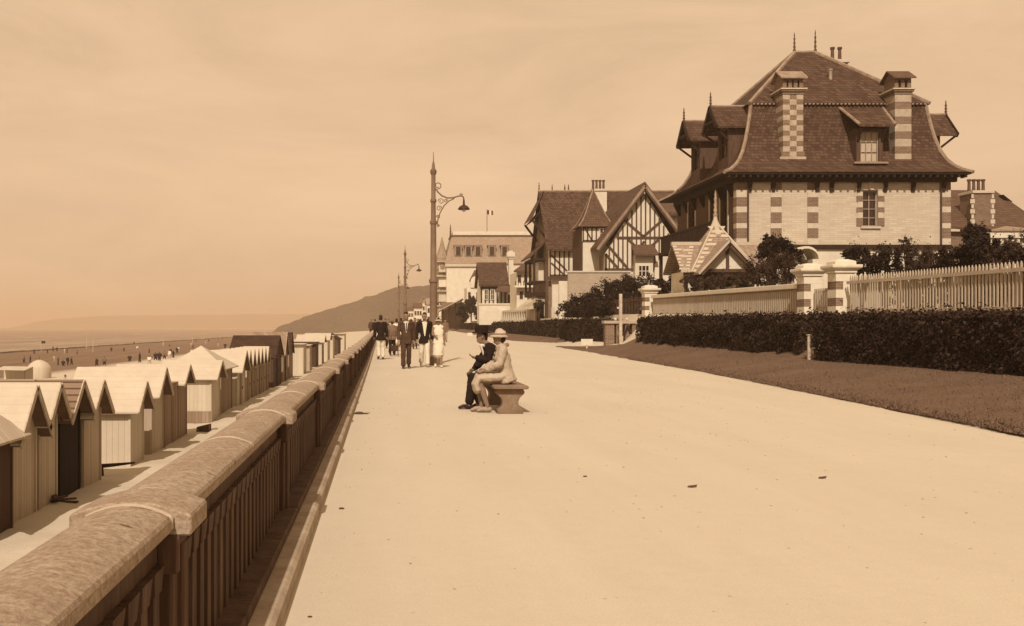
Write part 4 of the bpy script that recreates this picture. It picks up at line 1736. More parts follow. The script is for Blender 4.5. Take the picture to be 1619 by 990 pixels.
m.box(wxl, fL, yf - .02, yf + .1, zee - .02, zee + .13)
m.tube([base_[0], ap], .06, 5)
m.tube([base_[1], ap], .06, 5)
m.lathe((apx, py, zap - .75), [(.5, 0), (.32, .3), (.12, .8), (.06, 1.1)], 10)
m.build('cream_edging', M_cream, pav)
finial((apx, py, zap + .25), 1.35, pav, M_zinc, .11)
# front gable
gz_ = Z_(384, 49.3)
gx = X_(1152, 49.3)
ghw, gze = X_(1187, 49.3) - gx, Z_(425, 49.3)
m = MB()
m.slab([(gx - ghw, 49.5, gze), (gx + ghw, 49.5, gze), (gx, 49.5, gz_ - .05)], (0, .08, 0))
m.build('gable', M_plaster, pav)
m = MB()
gable_roof_y(m, 49.1, 51.4, gx, ghw + .42, gz_ + .08, gze - .28, .1)
m.build('gable_roof', M_pat, pav)
m = MB()
for s in (-1, 1):
    m.beam((gx, 49.08, gz_ + .1), (gx + s * (ghw + .44), 49.08, gze - .26), .06, .1, (0, 0, 1))
m.build('gable_edging', M_cream, pav)
m = MB()
for s in (-1, 1):
    m.beam((gx, 49.15, gz_ - .08), (gx + s * (ghw + .3), 49.15, gze - .28), .06, .17, (0, 0, 1))
m.box(gx - .07, gx + .07, 49.42, 49.498, gze, gz_ - .15)
m.box(gx - ghw - .1, gx + ghw + .1, 49.42, 49.498, gze - .16, gze)
m.build('gable_timbers', M_timber2, pav)
m = MB()
m.box(wxl + .35, wxr - .35, yf + .3, yf + .5, zt(py) - .5, zee + .05)
m.box(wxl + .35, wxl + .55, yf + .5, yb - .3, zt(py) - .5, zee + .05)
m.build('walls', M_plaster, pav)
m = MB()
for x in (wxl + .32, X_(1100, yf), X_(1118, yf), gx + ghw):
    m.box(x - .07, x + .07, yf + .15, yf + .29, zt(py) - .5, zee)
m.box(wxl + .2, gx, yf + .1, yf + .28, zee - .2, zee + .0)
m.build('porch_posts', M_timber2, pav)

# ------------------------------------------------------------------ half timbered house
HY = 84.0
ht_ = thing('timbered_house', 'half timbered house with a broad striped gable, round turret and steep dark roofs', 'house', (X_(900, HY), HY, 2.0))
f = mp_('y', HY)
gx0, gx1, gxc = X_(956, HY), X_(1078, HY), X_(1017, HY)
gzb, gzt = Z_(428, HY), Z_(300, HY)
gze = Z_(402, HY)
m = MB()
m.slab([(gx0, HY, gzb), (gx1, HY, gzb), (gx1, HY, gze), (gxc, HY, gzt), (gx0, HY, gze)], (0, .3, 0))
m.build('gable_wall', M_plaster, ht_)


def gtop(x):
    return gzt - abs(x - gxc) * (gzt - gze) / (gxc - gx0)


m = MB()
L = []
zmid = Z_(380 + 12, HY)
zmid = Z_(376, HY)
for i in range(1, 17):
    x = gx0 + (gx1 - gx0) * i / 17
    L.append(((x, gzb + .05), (x, min(gtop(x) - .1, zmid - .12))))
    z0 = zmid + .12
    if abs(x - gxc) < 2.45 * 1.25:
        z0 = max(z0, zmid + (1.9 - abs(abs(x - gxc) - 0)) * 0)
    if gtop(x) - .15 > z0:
        L.append(((x, z0), (x, gtop(x) - .15)))
timbers(f, L, .115, m)
L = [((gx0, gzb + .1), (gx1, gzb + .1)), ((gx0 + (gzt - zmid > 0) * 1.0, zmid), (gx1 - 1.0, zmid)),
     ((gx0 + .05, gzb + 2.35), (gx0 + 1.9, gzb + .2)), ((gx1 - .05, gzb + 2.35), (gx1 - 1.9, gzb + .2)), ((gx0 + .05, gzb + 1.4), (gx0 + 1.1, gzb + .2))]
za = zmid + .1
L += [((gxc, za), (gxc - 2.3, za + 2.0)), ((gxc, za), (gxc + 2.3, za + 2.0)), ((gx0 + .09, gzb), (gx0 + .09, gze)), ((gx1 - .09, gzb), (gx1 - .09, gze))]
L += [((gxc - 1.3, zmid - .1), (gxc, zmid - 1.3)), ((gxc + 1.3, zmid - .1), (gxc, zmid - 1.3)), ((gxc - .7, zmid - 1.2), (gxc + .1, zmid - .3))]
timbers(f, L, .19, m, -.07, .02)
m.build('gable_timbers', M_timber2, ht_)
m = MB()
oe = X_(944, HY - .6)
gable_roof_y(m, HY - .6, 95, gxc, gxc - oe, Z_(291, HY - .6), Z_(393, HY - .6), .2)
m.build('gable_roof', M_roof2, ht_)
m = MB()
for s in (-1, 1):
    m.beam((gxc, HY - .66, Z_(294, HY - .6)), (gxc + s * (gxc - oe), HY - .66, Z_(395, HY - .6)), .1, .22, (0, 0, 1), 1)
    m.beam((gxc, HY - .62, Z_(299, HY - .6)), (gxc + s * (gxc - oe) * .98, HY - .62, Z_(399, HY - .6)), .1, .18, (0, 0, 1), 0)
m.build('bargeboard', [M_timber2, M_hm], ht_)
# lower storey and left flank of the gable block
m = MB()
m.box(gx0, gx1, HY + .05, HY + .35, 1.6, gzb - .01)
m.build('ground_wall', M_plaster, ht_)
m = MB()
m.box(gx0, gx0 + .25, HY + .36, 90, 1.6, gze)
m.build('flank_wall', M_brown_brick, ht_)
# hooded window bay on the gable
bx_0, bx_1 = X_(1003, HY), X_(1027, HY)
m = MB()
m.box(bx_0 - .1, bx_1 + .1, HY - .7, HY - .002, 1.6, Z_(405, HY))
bay = m.build('bay', M_plaster, ht_)
w = window('y', HY - .72, X_(1005, HY), X_(1023, HY), Z_(439, HY), Z_(420, HY), bay, 3, 2, dep=-.06, frame=M_white, bw=.08)
m = MB()
m.slab([(bx_0 - .35, HY - 1.3, Z_(406, HY)), (bx_1 + .45, HY - 1.3, Z_(406, HY)), (bx_1 + .3, HY, Z_(389, HY)), (bx_0 - .25, HY, Z_(389, HY))], (0, 0, .12))
m.build('bay_roof', M_roof2, bay)
m = MB()
m.slab([(X_(1029, HY), HY - .35, 1.6), (X_(1076, HY), HY - .35, 1.6), (X_(1076, HY), HY - .35, Z_(348, HY)), (X_(1052, HY), HY - .35, Z_(400, HY)), (X_(1034, HY), HY - .35, Z_(418, HY))], (0, .3, 0))
m.build('white_buttress', M_plaster, ht_)
# main block to the left: long roof with ridge along x
MY = 91.0
mx0 = X_(868, MY)
zrm, zem = Z_(306, 95.5), Z_(397, MY - .6)
f = mp_('y', MY)
mzb, mze = Z_(437, MY), Z_(396, MY)
m = MB()
m.box(mx0, gx0 + .2, MY, MY + .3, mzb, mze + .4)
m.build('upper_wall', M_plaster, ht_)
m = MB()
L = [((mx0 + .05, mzb + .1), (gx0, mzb + .1)), ((mx0 + .05, mze), (gx0, mze)), ((mx0 + .1, mzb), (mx0 + .1, mze)),
     ((mx0 + .2, mzb + 1.2), (mx0 + 1.3, mzb + .2)), ((mx0 + .2, mzb + 1.9), (mx0 + 1.9, mzb + .2))]
L += [((mx0 + .1 + i * .42, mzb), (mx0 + .1 + i * .42, mze)) for i in range(1, 7)]
timbers(f, L, .13, m, -.06, .02)
m.box(mx0 - .1, X_(905, MY), MY - .35, MY - .07, mzb - .3, mzb - .02)
m.build('upper_timbers', M_timber2, ht_)
m = MB()
m.box(mx0 + .3, X_(897, MY), MY + .1, MY + .4, 1.6, mzb - .31)
m.build('lower_wall', M_plaster, ht_)
m = MB()
gable_roof_x(m, mx0 - .3, X_(1066, 95.5), 95.5, 95.5 - (MY - .6), zrm, zem, .2)
m.build('main_roof', M_roof, ht_)
m = MB()
m.tube([(mx0 - .3, 95.5, zrm + .2), (X_(1066, 95.5), 95.5, zrm + .2)], .13, 6)
m.build('ridge_tiles', M_ridge, ht_)
# sea end: wall, half hipped hood, loggia in timber
m = MB()
m.box(mx0, mx0 + .25, MY + .31, 100.4, 1.6, mze)
m.slab([(mx0, MY + .31, mze), (mx0, 99.9, mze), (mx0, 95.5, zrm - .2)], (.25, 0, 0))
m.build('sea_wall_end', M_brown_brick, ht_)
m = MB()
zh = Z_(352, 95.5)
m.slab([(mx0 - 1.3, 92.8, zh), (mx0 - 1.3, 98.2, zh), (mx0 + .1, 95.8, zrm + .1), (mx0 + .1, 95.2, zrm + .1)], (.1, 0, .15))
m.build('hood_roof', M_roof2, ht_)
m = MB()
for y in (93.1, 97.9):
    m.beam((mx0 - 1.2, y, zh), (mx0, y, zh - 1.6), .18, .2, (0, 1, 0))
m.slab([(mx0 - 1.15, 93, zh - .1), (mx0 - 1.15, 98, zh - .1), (mx0 - .1, 97, zh + 1.2), (mx0 - .1, 94, zh + 1.2)], (.06, 0, 0))
m.build('hood_brackets', M_timber, ht_)
lx0, lx1 = mx0 - 1.15, mx0 - .01
LY = 93.0
for (va, vb) in ((468, 462), (447, 444), (412, 408)):
    m = MB()
    m.box(lx0, lx1, LY, LY + 5.6, Z_(va, LY), Z_(vb, LY))
    m.build('loggia_beam', M_timber, ht_)
for y in (LY + .1, LY + 2.8, LY + 5.5):
    m = MB()
    m.box(lx0 + .04, lx0 + .22, y - .09, y + .09, Z_(462, LY) + .003, Z_(412, LY) - .003)
    m.build('loggia_post', M_timber, ht_)
m = MB()
for i in range(6):
    x = lx0 + .1 + i * .18
    m.box(x, x + .07, LY + .05, LY + .13, Z_(462, LY) + .003, Z_(447, LY) - .003)
m.build('loggia_railing', M_timber2, ht_)
m = MB()
m.slab([(lx0 - .3, LY - .5, Z_(408.5, LY)), (lx0 - .3, LY + 6, Z_(408.5, LY)), (lx1, LY + 5, Z_(385, LY)), (lx1, LY + .5, Z_(385, LY))], (0, 0, .14))
m.build('loggia_roof', M_roof2, ht_)
m = MB()
m.box(mx0 - .5, mx0 - .02, LY + .9, LY + 5.2, Z_(443, LY), Z_(413, LY))
m.build('loggia_wall', M_plaster, ht_)
m = MB()
m.box(lx0 + .25, lx1, LY + .3, LY + 5.3, 1.6, Z_(468, LY) - .003)
m.build('loggia_base', M_garden_brick, ht_)
m = MB()
m.box(lx0 + .4, lx1 - .1, LY + .2, LY + .297, 1.6, Z_(480, LY))
m.build('loggia_arch', M_dark, ht_)

# turret
ty, tr = 87.2, 1.12
tx = X_(938, ty)
m = MB()
m.box(tx - tr, tx + tr, ty - tr, ty + 3, 1.6, Z_(384, ty))
T = m.build('turret', M_plaster, ht_)
m = MB()
m.box(tx - tr - .06, tx + tr + .06, ty - tr - .06, ty + 3, Z_(384, ty) + .003, Z_(360, ty))
m.build('turret_upper', M_plaster, T)
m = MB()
m.box(tx - tr - .1, tx - tr - .063, ty - tr - .02, ty + 3, Z_(440, ty), Z_(361, ty))  # added dark board: roof shade on the turret's left face put into colour
m.build('shaded_side_face', M_timber2, T)
m = MB()
ft = mp_('y', ty - tr - .06)
za, zb_ = Z_(383.5, ty), Z_(361, ty)
L = [((tx - tr, za + .06), (tx + tr, za + .06)), ((tx - tr, zb_ - .06), (tx + tr, zb_ - .06)), ((tx - tr + .15, zb_ - .1), (tx - tr + .75, za + .1))] + [((tx - tr + .02 + i * .37, za), (tx - tr + .02 + i * .37, zb_)) for i in range(7) if i not in (5,)]
timbers(ft, L, .11, m, -.05, .01)
m.build('turret_timbers', M_timber2, T)
window('y', ty - tr - .13, tx + .25, tx + .9, Z_(379, ty), Z_(363, ty), T, 2, 2, dep=.0, sill=False, bw=.07)
m = MB()
rq = math.sqrt(2)
pr_ = [(1.55, Z_(361, ty)), (1.2, Z_(353, ty)), (.88, Z_(342, ty)), (.5, Z_(324, ty)), (.04, Z_(302, ty))]
m.tube([(tx, ty, z) for r, z in pr_], [r * rq for r, z in pr_], 4, 0, side=(1, 1, 0))
m.build('turret_roof', M_roof2, T)
m = MB()
for i in range(4):
    a = math.pi / 4 + math.pi / 2 * i
    m.tube([(tx + r * rq * math.cos(a), ty + r * rq * math.sin(a), z + .02) for r, z in pr_], .055, 5)
m.build('hip_tiles', M_ridge, T)
finial((tx, ty, Z_(304, ty)), 1.1, T)
# chimneys and finials
cx0, cx1 = X_(936, 94), X_(958, 94)
chimney(cx0, cx1, 93.6, 95, 10, Z_(303, 94), ht_, M_plaster, 4)
finial((mx0 - .2, 95.5, zrm), 1.1, ht_)
finial((X_(873, 95.5), 95.5, zrm), .9, ht_)
p = P(893, 306, 96.5)
for dx in (0, .35):
    finial((p.x + dx, 96.5, p.z - .1), 1.0, ht_, None, .12)
# right hand wing seen between the gable and the villa
m = MB()
a0, a1 = X_(1030, 90), X_(1085, 90)
gable_roof_x(m, a0, a1, 92.5, 3.0, Z_(308, 92), Z_(342, 90), .2)
m.build('wing_roof', M_roof2, ht_)
m = MB()
m.box(a0 + 1, a1, 90.2, 90.5, 3, Z_(340, 90))
m.build('wing_wall', M_plaster, ht_)

t = thing('garden_wall', 'plain brick garden wall with stone coping in front of the half timbered house', 'wall', (X_(940, 79), 79, 2))
m = MB()
m.box(X_(898, 79), X_(996, 79), 78.9, 79.2, 1.4, Z_(431, 79))
m.build('brickwork', M_garden_brick, t)
m = MB()
m.box(X_(896, 79), X_(997, 79), 78.82, 79.28, Z_(431, 79) + .002, Z_(428.5, 79))
m.build('coping', M_stone, t)
m = MB()
m.box(X_(882, 80), X_(899, 80), 79.4, 79.7, 1.4, Z_(445, 80))
m.build('end_pier', M_plaster, t)

# ------------------------------------------------------------------ house beyond the villa on the right
RY = 72.0
rh = thing('red_roofed_house', 'brick house with wide tiled roof and four chimney pots at the right edge', 'house', (X_(1560, RY), RY, 2))
m = MB()
rx_ = [X_(1495, RY + 3), X_(1640, RY + 3)]
m.slab([(X_(1480, RY), RY - .5, Z_(362, RY)), (X_(1660, RY), RY - .5, Z_(372, RY)), (X_(1573, RY + 5), RY + 5, Z_(305, RY + 5)), (X_(1490, RY + 5), RY + 5, Z_(304, RY + 5))], (0, 0, .18))
m.slab([(X_(1660, RY), RY - .5, Z_(372, RY)), (X_(1660, RY + 10), RY + 10, Z_(372, RY + 10)), (X_(1573, RY + 5), RY + 5, Z_(305, RY + 5))], (0, 0, .18))
m.build('roof', M_roof2, rh)
m = MB()
m.box(X_(1485, RY), X_(1650, RY), RY, RY + .3, 1.5, Z_(366, RY))
m.build('wall', M_brown_brick, rh)
chimney(X_(1538, RY), X_(1568, RY), RY - .1, RY + 1.6, Z_(370, RY), Z_(306, RY), rh, M_brown_brick, 4)
m = MB()
for u in (1536, 1568):
    for i in range(7):
        z = Z_(362 - i * 8, RY)
        e = .16 if i % 2 else .08
        m.box(X_(u, RY) - e, X_(u, RY) + e, RY - .14, RY - .101, z, z + .3)
m.build('quoins', M_stone, rh)
m = MB()
m.slab([(X_(1580, RY + 4), RY + 3.5, Z_(309, RY + 4)), (X_(1594, RY + 4), RY + 3.5, Z_(320, RY + 4)), (X_(1592, RY + 4), RY + 3.5, Z_(323, RY + 4)), (X_(1581, RY + 4), RY + 3.5, Z_(314, RY + 4))], (0, .6, 0))
m.build('skylight', M_dark, rh)
t = thing('terrace_arcade', 'low white arcaded terrace with pale roof at the right edge behind the shrubs', 'terrace', (X_(1600, 62), 62, 2))
m = MB()
z0, z1 = Z_(392, 62), Z_(380, 62)
m.box(X_(1563, 62), X_(1680, 62), 61.8, 62.2, z0 + .6, z0 + 1.0)
m.build('parapet', M_white, t)
for i in range(12):
    x = X_(1566 + i * 8.5, 62)
    m = MB()
    m.box(x - .09, x + .09, 61.9, 62.1, z0 - .5, z0 + .6)
    m.build('column', M_white, t)
m = MB()
m.box(X_(1560, 62), X_(1680, 62), 61.7, 62.3, z0 - 1.6, z0 - .5)
m.build('base_wall', M_plaster, t)
m = MB()
m.slab([(X_(1563, 62), 61.7, z0 + 1.001), (X_(1680, 62), 61.7, z0 + 1.001), (X_(1650, 66), 66, Z_(366, 66)), (X_(1590, 66), 66, Z_(360, 66))], (0, 0, .1))
m.build('roof', M_slate, t)
m = MB()
m.box(X_(1563, 62), X_(1680, 62), 63.5, 63.8, 1.5, z0 + .9)
m.build('back_wall', M_brown_brick, t)

# ------------------------------------------------------------------ houses farther along the front
AY = 128.0
h = thing('brown_roofed_cottage', 'timber fronted cottage with a steep dark brown roof in front of the big hotel', 'house', (X_(780, AY), AY, 2.2))
x0, x1 = X_(757, AY), X_(805, AY)
zr2, ze2 = Z_(418, AY + 3), Z_(453, AY)
m = MB()
gable_roof_x(m, x0, x1, AY + 3, 3.2, zr2, ze2, .25)
m.build('roof', M_roof, h)
m = MB()
m.box(x0 + .3, x1 - .3, AY + .3, AY + .6, 1.8, ze2 + .1)
m.slab([(x0 + .3, AY + .6, ze2), (x0 + .3, AY + 5.4, ze2), (x0 + .3, AY + 3, zr2 - .1)], (.25, 0, 0))
m.box(x0 + .3, x0 + .55, AY + .6, AY + 5.6, 1.8, ze2)
m.build('wall', M_plaster, h)
m = MB()
for i in range(8):
    x = x0 + .35 + i * .5
    m.box(x - .08, x + .08, AY + .2, AY + .298, 2, ze2)
m.box(x0 + .2, x1, AY + .15, AY + .297, ze2 - .3, ze2)
m.build('timbers', M_timber, h)
m = MB()
m.box(x0 + 2.2, x0 + 3.0, AY + .9, AY + 1.6, Z_(448, AY), Z_(444, AY))
m.build('roof_window', M_white, h)
m = MB()
m.slab([(X_(780, AY), AY - 2, Z_(463, AY)), (X_(818, AY), AY - 2, Z_(463, AY)), (X_(812, AY), AY + .2, Z_(452, AY)), (X_(790, AY), AY + .2, Z_(452, AY))], (0, 0, .15))
m.build('porch_roof', M_roof2, h)
m = MB()
for u in (799, 807, 816):
    m.box(X_(u, AY) - .12, X_(u, AY) + .12, AY - 1.8, AY - 1.6, 2, Z_(463, AY))
m.build('porch_posts', M_timber2, h)
m = MB()
m.box(X_(799, AY), X_(817, AY), AY - .2, AY - .1, 2, Z_(466, AY))
m.build('porch_opening', M_dark, h)
c = chimney(X_(804, 133), X_(811, 133), 132.5, 133.5, 6, Z_(410, 133), h, M_plaster, 2, M_plaster)
m = MB()
m.box(X_(801, 133), X_(813, 133), 132.3, 133.7, Z_(409, 133) + .2, Z_(399, 133))
m.build('hood', M_plaster, c)
window('y', AY + .22, X_(766, AY), X_(772, AY), Z_(474, AY), Z_(457, AY), h, 2, 2, dep=0, sill=False)
window('y', AY + .22, X_(776, AY), X_(782, AY), Z_(474, AY), Z_(457, AY), h, 2, 2, dep=0, sill=False)

BY = 114.0
h = thing('pale_corner_house', 'pale narrow house with flat hood roof squeezed beside the half timbered house', 'house', (X_(828, BY), BY, 2.2))
m = MB()
m.box(X_(817, BY), X_(850, BY), BY, BY + 6, 1.8, Z_(430, BY))
m.build('wall', M_plaster, h)
m = MB()
m.slab([(X_(811, BY), BY - .6, Z_(431, BY)), (X_(852, BY), BY - .6, Z_(431, BY)), (X_(850, BY + 3), BY + 3, Z_(408, BY)), (X_(836, BY + 3), BY + 3, Z_(410, BY))], (0, 0, .18))
m.build('roof', M_roof2, h)
for u, v in ((821, 440), (831, 440), (842, 440), (824, 466), (836, 466)):
    window('y', BY - .07, X_(u - 2.5, BY), X_(u + 2.5, BY), Z_(v + 6, BY), Z_(v - 5, BY), h, 2, 2, dep=.0, frame=M_timber2, sill=False)
m = MB()
m.box(X_(812, BY), X_(848, BY), BY - .9, BY - .03, Z_(455, BY), Z_(452, BY))
m.build('balcony', M_white, h)
m = MB()
for i in range(9):
    u = 813 + i * 4.2
    m.box(X_(u, BY), X_(u, BY) + .08, BY - .88, BY - .8, Z_(452, BY), Z_(445, BY))
m.build('railing', M_timber2, h)
h = thing('low_white_house', 'low white house with small round gable left of the brown roofed cottage', 'house', (X_(750, 165), 165, 2.5))
m = MB()
m.box(X_(738, 165), X_(760, 165), 165, 170, 2, Z_(455, 165))
m.build('wall', M_plaster, h)
m = MB()
pts = [(X_(744, 165), 164.8, Z_(455, 165))] + [(X_(750, 165) - .62 * math.cos(a), 164.8, Z_(446, 165) + .9 * math.sin(a)) for a in [math.pi * i / 8 for i in range(9)]] + [(X_(756, 165), 164.8, Z_(455, 165))]
m.slab(pts, (0, .4, 0))
m.build('gable', M_plaster, h)
m = MB()
m.slab([(X_(742, 166), 166, Z_(446, 166)), (X_(764, 166), 166, Z_(446, 166)), (X_(764, 169), 169, Z_(430, 169)), (X_(750, 169), 169, Z_(430, 169))], (0, 0, .3))
m.build('roof', M_roof2, h)
for u in (742, 755):
    window('y', 164.92, X_(u - 2, 165), X_(u + 2, 165), Z_(474, 165), Z_(462, 165), h, 2, 2, dep=0, frame=M_timber2, sill=False)

# white garden walls along the terraces
t = thing('terrace_wall', 'long pale panelled terrace wall beyond the great shrubbery', 'wall', (14.7, 115, 2))
m = MB()
m.slab([(14.7, 100, 1.5), (14.7, 132, 1.5), (14.7, 132, 3.2), (14.7, 100, 2.9)], (.25, 0, 0))
m.build('panel', M_garden_brick, t)
m = MB()
m.slab([(14.55, 100, 2.902), (14.55, 132, 3.202), (14.55, 132, 3.42), (14.55, 100, 3.12)], (.55, 0, 0))
m.build('coping', M_white, t)
for y in [100.3 + 1.9 * i for i in range(17)]:
    m = MB()
    m.box(14.5, 14.95, y - .22, y + .22, 1.5, 2.9 + (y - 100) * .009)
    m.build('pier', M_stone, t)
for x in (14.9, 15.5, 16.1):
    m = MB()
    m.box(x, x + .3, 89.3, 89.6, 1.5, Z_(486, 89.5))
    m.build('pier', M_stone, t)
m = MB()
m.slab([(X_(813, 100), 100, 3.0), (X_(850, 92), 92, 3.0), (X_(850, 92), 92, Z_(472, 92)), (X_(838, 95), 95, Z_(472, 95))], (0, .3, 0))
m.build('sloping_wall', M_plaster, t)
t = thing('terrace_wall', 'bright white low wall under the brown roofed cottage', 'wall', (X_(775, 122), 124, 2))
m = MB()
m.box(X_(757, 124), X_(815, 124), 123.5, 124, 1.6, Z_(482, 124))
m.build('panel', M_plaster, t)
m = MB()
m.box(X_(756, 124), X_(816, 124), 123.4, 124.1, Z_(482, 124) + .002, Z_(480, 124))
m.build('coping', M_white, t)

# ------------------------------------------------------------------ the big hotel
GY = 205.0
h = thing('hotel', 'large pale hotel with tall slate mansard roof and bare white end wall', 'hotel', (X_(770, GY), GY, 2))
x0, x1 = X_(706, GY), X_(845, GY)
ztop, zcor = Z_(374, GY + 2.5), Z_(417, GY)
m = MB()
m.box(x0, x1, GY, GY + 12, 1, zcor)
m.build('wall', M_plaster, h)
m = MB()
m.hexa([(x0 - .4, GY - .4, zcor), (x1, GY - .4, zcor), (x1, GY + 14, zcor), (x0 - .4, GY + 14, zcor), (X_(714, GY + 3), GY + 3, ztop), (x1, GY + 3, ztop), (x1, GY + 11, ztop), (X_(714, GY + 3), GY + 11, ztop)])
m.build('mansard_roof', M_slate, h)
m = MB()
m.box(X_(713, GY + 3), x1, GY + 2.9, GY + 11.1, ztop + .005, ztop + .35)
m.build('roof_edge', M_clay, h)
m = MB()
m.box(X_(716, GY + 3.5), x1, GY + 3.4, GY + 10, ztop + .351, Z_(366, GY + 3.5))
m.build('attic', M_plaster, h)
for u in (724, 740, 755, 777, 797):
    p = P(u, 397, GY + 1.2)
    m = MB()
    m.box(p.x - .75, p.x + .75, p.y - .9, p.y + 1.8, p.z - 1.0, p.z + 1.0)
    m.box(p.x - .9, p.x + .9, p.y - 1, p.y + 2, p.z + 1.002, p.z + 1.2)
    D = m.build('dormer', M_slate, h)
    m = MB()
    m.box(p.x - .45, p.x + .45, p.y - .96, p.y - .905, p.z - .9, p.z + .8)
    m.build('window', M_glass, D)
m = MB()
m.box(x0 - .3, X_(760, GY), GY - .35, GY - .01, zcor - .6, zcor - .01)
m.build('cornice', M_stone, h)
# ornate sea front in profile: bays and balconies
for i in range(4):
    for j in range(5):
        m = MB()
        y = GY + 1.5 + j * 2.4
        z = 3.5 + i * 3.0
        m.box(x0 - 1.5, x0 - .01, y - .6, y + .6, z, z + 1.9)
        m.build('bay', M_stone if (i + j) % 2 else M_plaster, h)
    m = MB()
    m.box(x0 - 1.9, x0 - .02, GY + .3, GY + 12, 5.5 + i * 3.0, 5.8 + i * 3.0)
    m.build('balcony', M_garden_brick, h)
m = MB()
m.lathe((x0 - .8, GY + 2, zcor - 1), [(1.3, 0), (1.3, 2.2), (1.0, 3.2), (.5, 4.6), (.05, 6.6)], 8)
m.build('corner_turret', M_slate, h)
finial((x0 + 1, GY + 3, ztop), 2.6, h, None, .25)
p = P(770, 366, GY + 6)
fl = thing('flagpole', 'slim flagpole with a small flag on the roof of the big hotel', 'flagpole', (p.x, GY + 6, Z_(366, GY + 3.5)))
m = MB()
m.tube([(p.x, GY + 6, Z_(366, GY + 3.5)), (p.x, GY + 6, Z_(331, GY + 6))], .06, 6)
m.build('mast', M_timber2, fl)
m = MB()
for i in range(6):
    a, b = p.x + .07 + i * .2, p.x + .07 + (i + 1) * .2
    wa, wb = .12 * math.sin(i * 1.1), .12 * math.sin((i + 1) * 1.1)
    zt_, zb_ = Z_(332, GY + 6), Z_(339, GY + 6)
    m.slab([(a, GY + 6 + wa, zb_ - i * .03), (b, GY + 6 + wb, zb_ - i * .03 - .03), (b, GY + 6 + wb, zt_ - i * .03 - .03), (a, GY + 6 + wa, zt_ - i * .03)], (0, .03, 0), (0, 0, 1, 1, 2, 2)[i])
m.build('flag', [M_hb, M_white, M_clay], fl)

# awning on posts
t = thing('awning', 'long sloping awning roof on thin posts below the hotel', 'awning', (X_(712, 175), 175, 2))
m = MB()
m.slab([(X_(692, 172), 172, Z_(493, 172)), (X_(694, 178), 178, Z_(493, 172)), (X_(733, 178), 178, Z_(473, 172)), (X_(731, 172), 172, Z_(473, 172))], (0, 0, .15))
m.build('canopy', M_garden_brick, t)
for u in (700, 710, 720, 729):
    m = MB()
    m.tube([(X_(u, 173), 173, 1), (X_(u, 173), 173, Z_(491 - (u - 694) * .5, 173))], .12, 6)
    m.build('post', M_timber, t)
m = MB()
m.box(X_(698, 178), X_(745, 178), 178.2, 178.5, 1, Z_(478, 178))
m.build('back_wall', M_brown_brick, t)

# villas at the foot of the hill
for i, (u0, u1, vr, ve, Y, wm, rm, lab) in enumerate(((655, 667, 480, 487, 330, M_plaster, M_roof2, 'far small white house with brown roof at the foot of the hill'), (664, 676, 470, 480, 360, M_plaster, M_slate, 'far white house with pointed central gable below the hill'),
                                                       (675, 690, 473, 482, 300, M_white, M_slate, 'far white house immediately left of the big hotel'), (690, 705, 455, 470, 262, M_plaster, M_slate, 'tall narrow far house touching the left side of the hotel'), (646, 657, 486, 491, 380, M_plaster, M_roof2, 'tiny pale house farthest left at the hill foot'))):
    h = thing('seaside_house', lab, 'house', (X_((u0 + u1) / 2, Y), Y, 1.5))
    a, b = X_(u0, Y), X_(u1, Y)
    m = MB()
    m.box(a, b, Y, Y + 8, .5, Z_(ve, Y))
    m.build('wall', wm, h)
    m = MB()
    if i in (1, 3):
        gable_roof_y(m, Y - .5, Y + 8, (a + b) / 2, (b - a) / 2 + .3, Z_(vr, Y), Z_(ve, Y), .3)
        m.slab([(a, Y - .01, Z_(ve, Y)), (b, Y - .01, Z_(ve, Y)), ((a + b) / 2, Y - .01, Z_(vr, Y))], (0, .3, 0))
    else:
        gable_roof_x(m, a - .3, b + .3, Y + 4, 4.4, Z_(vr, Y), Z_(ve, Y), .3)
    m.build('roof', rm, h)
    for j in range(3):
        for zz_ in (Z_(ve, Y) - 1.7, Z_(ve, Y) - 4.2):
            if zz_ < 2:
                continue
            m = MB()
            x = a + (b - a) * (j + .5) / 3
            m.box(x - .3, x + .3, Y - .06, Y - .012, zz_ - .7, zz_ + .7)
            m.build('window', M_glass, h)

# ------------------------------------------------------------------ people
M_coat = mat('linen_coat', .39, var=.2, fine=40, scale=9)
M_skin = mat('skin', .22, var=.08, rough=.6, bump=0)
M_hair = mat('dark_hair', .025, var=.3, rough=.6)
M_cblack = mat('black_cloth', .018, var=.3, fine=60)
M_cbrown = mat('brown_tweed', .068, var=.25, fine=60)
M_cwhite = mat('white_cloth', .60, var=.06, fine=60)
M_ccream = mat('cream_cloth', .40, var=.1, fine=60)
M_cgrey = mat('grey_cloth', .16, var=.2, fine=60)
M_leather = mat('dark_leather', .03, rough=.4, var=.2)
M_tanl = mat('pale_leather', .32, rough=.5, var=.15)


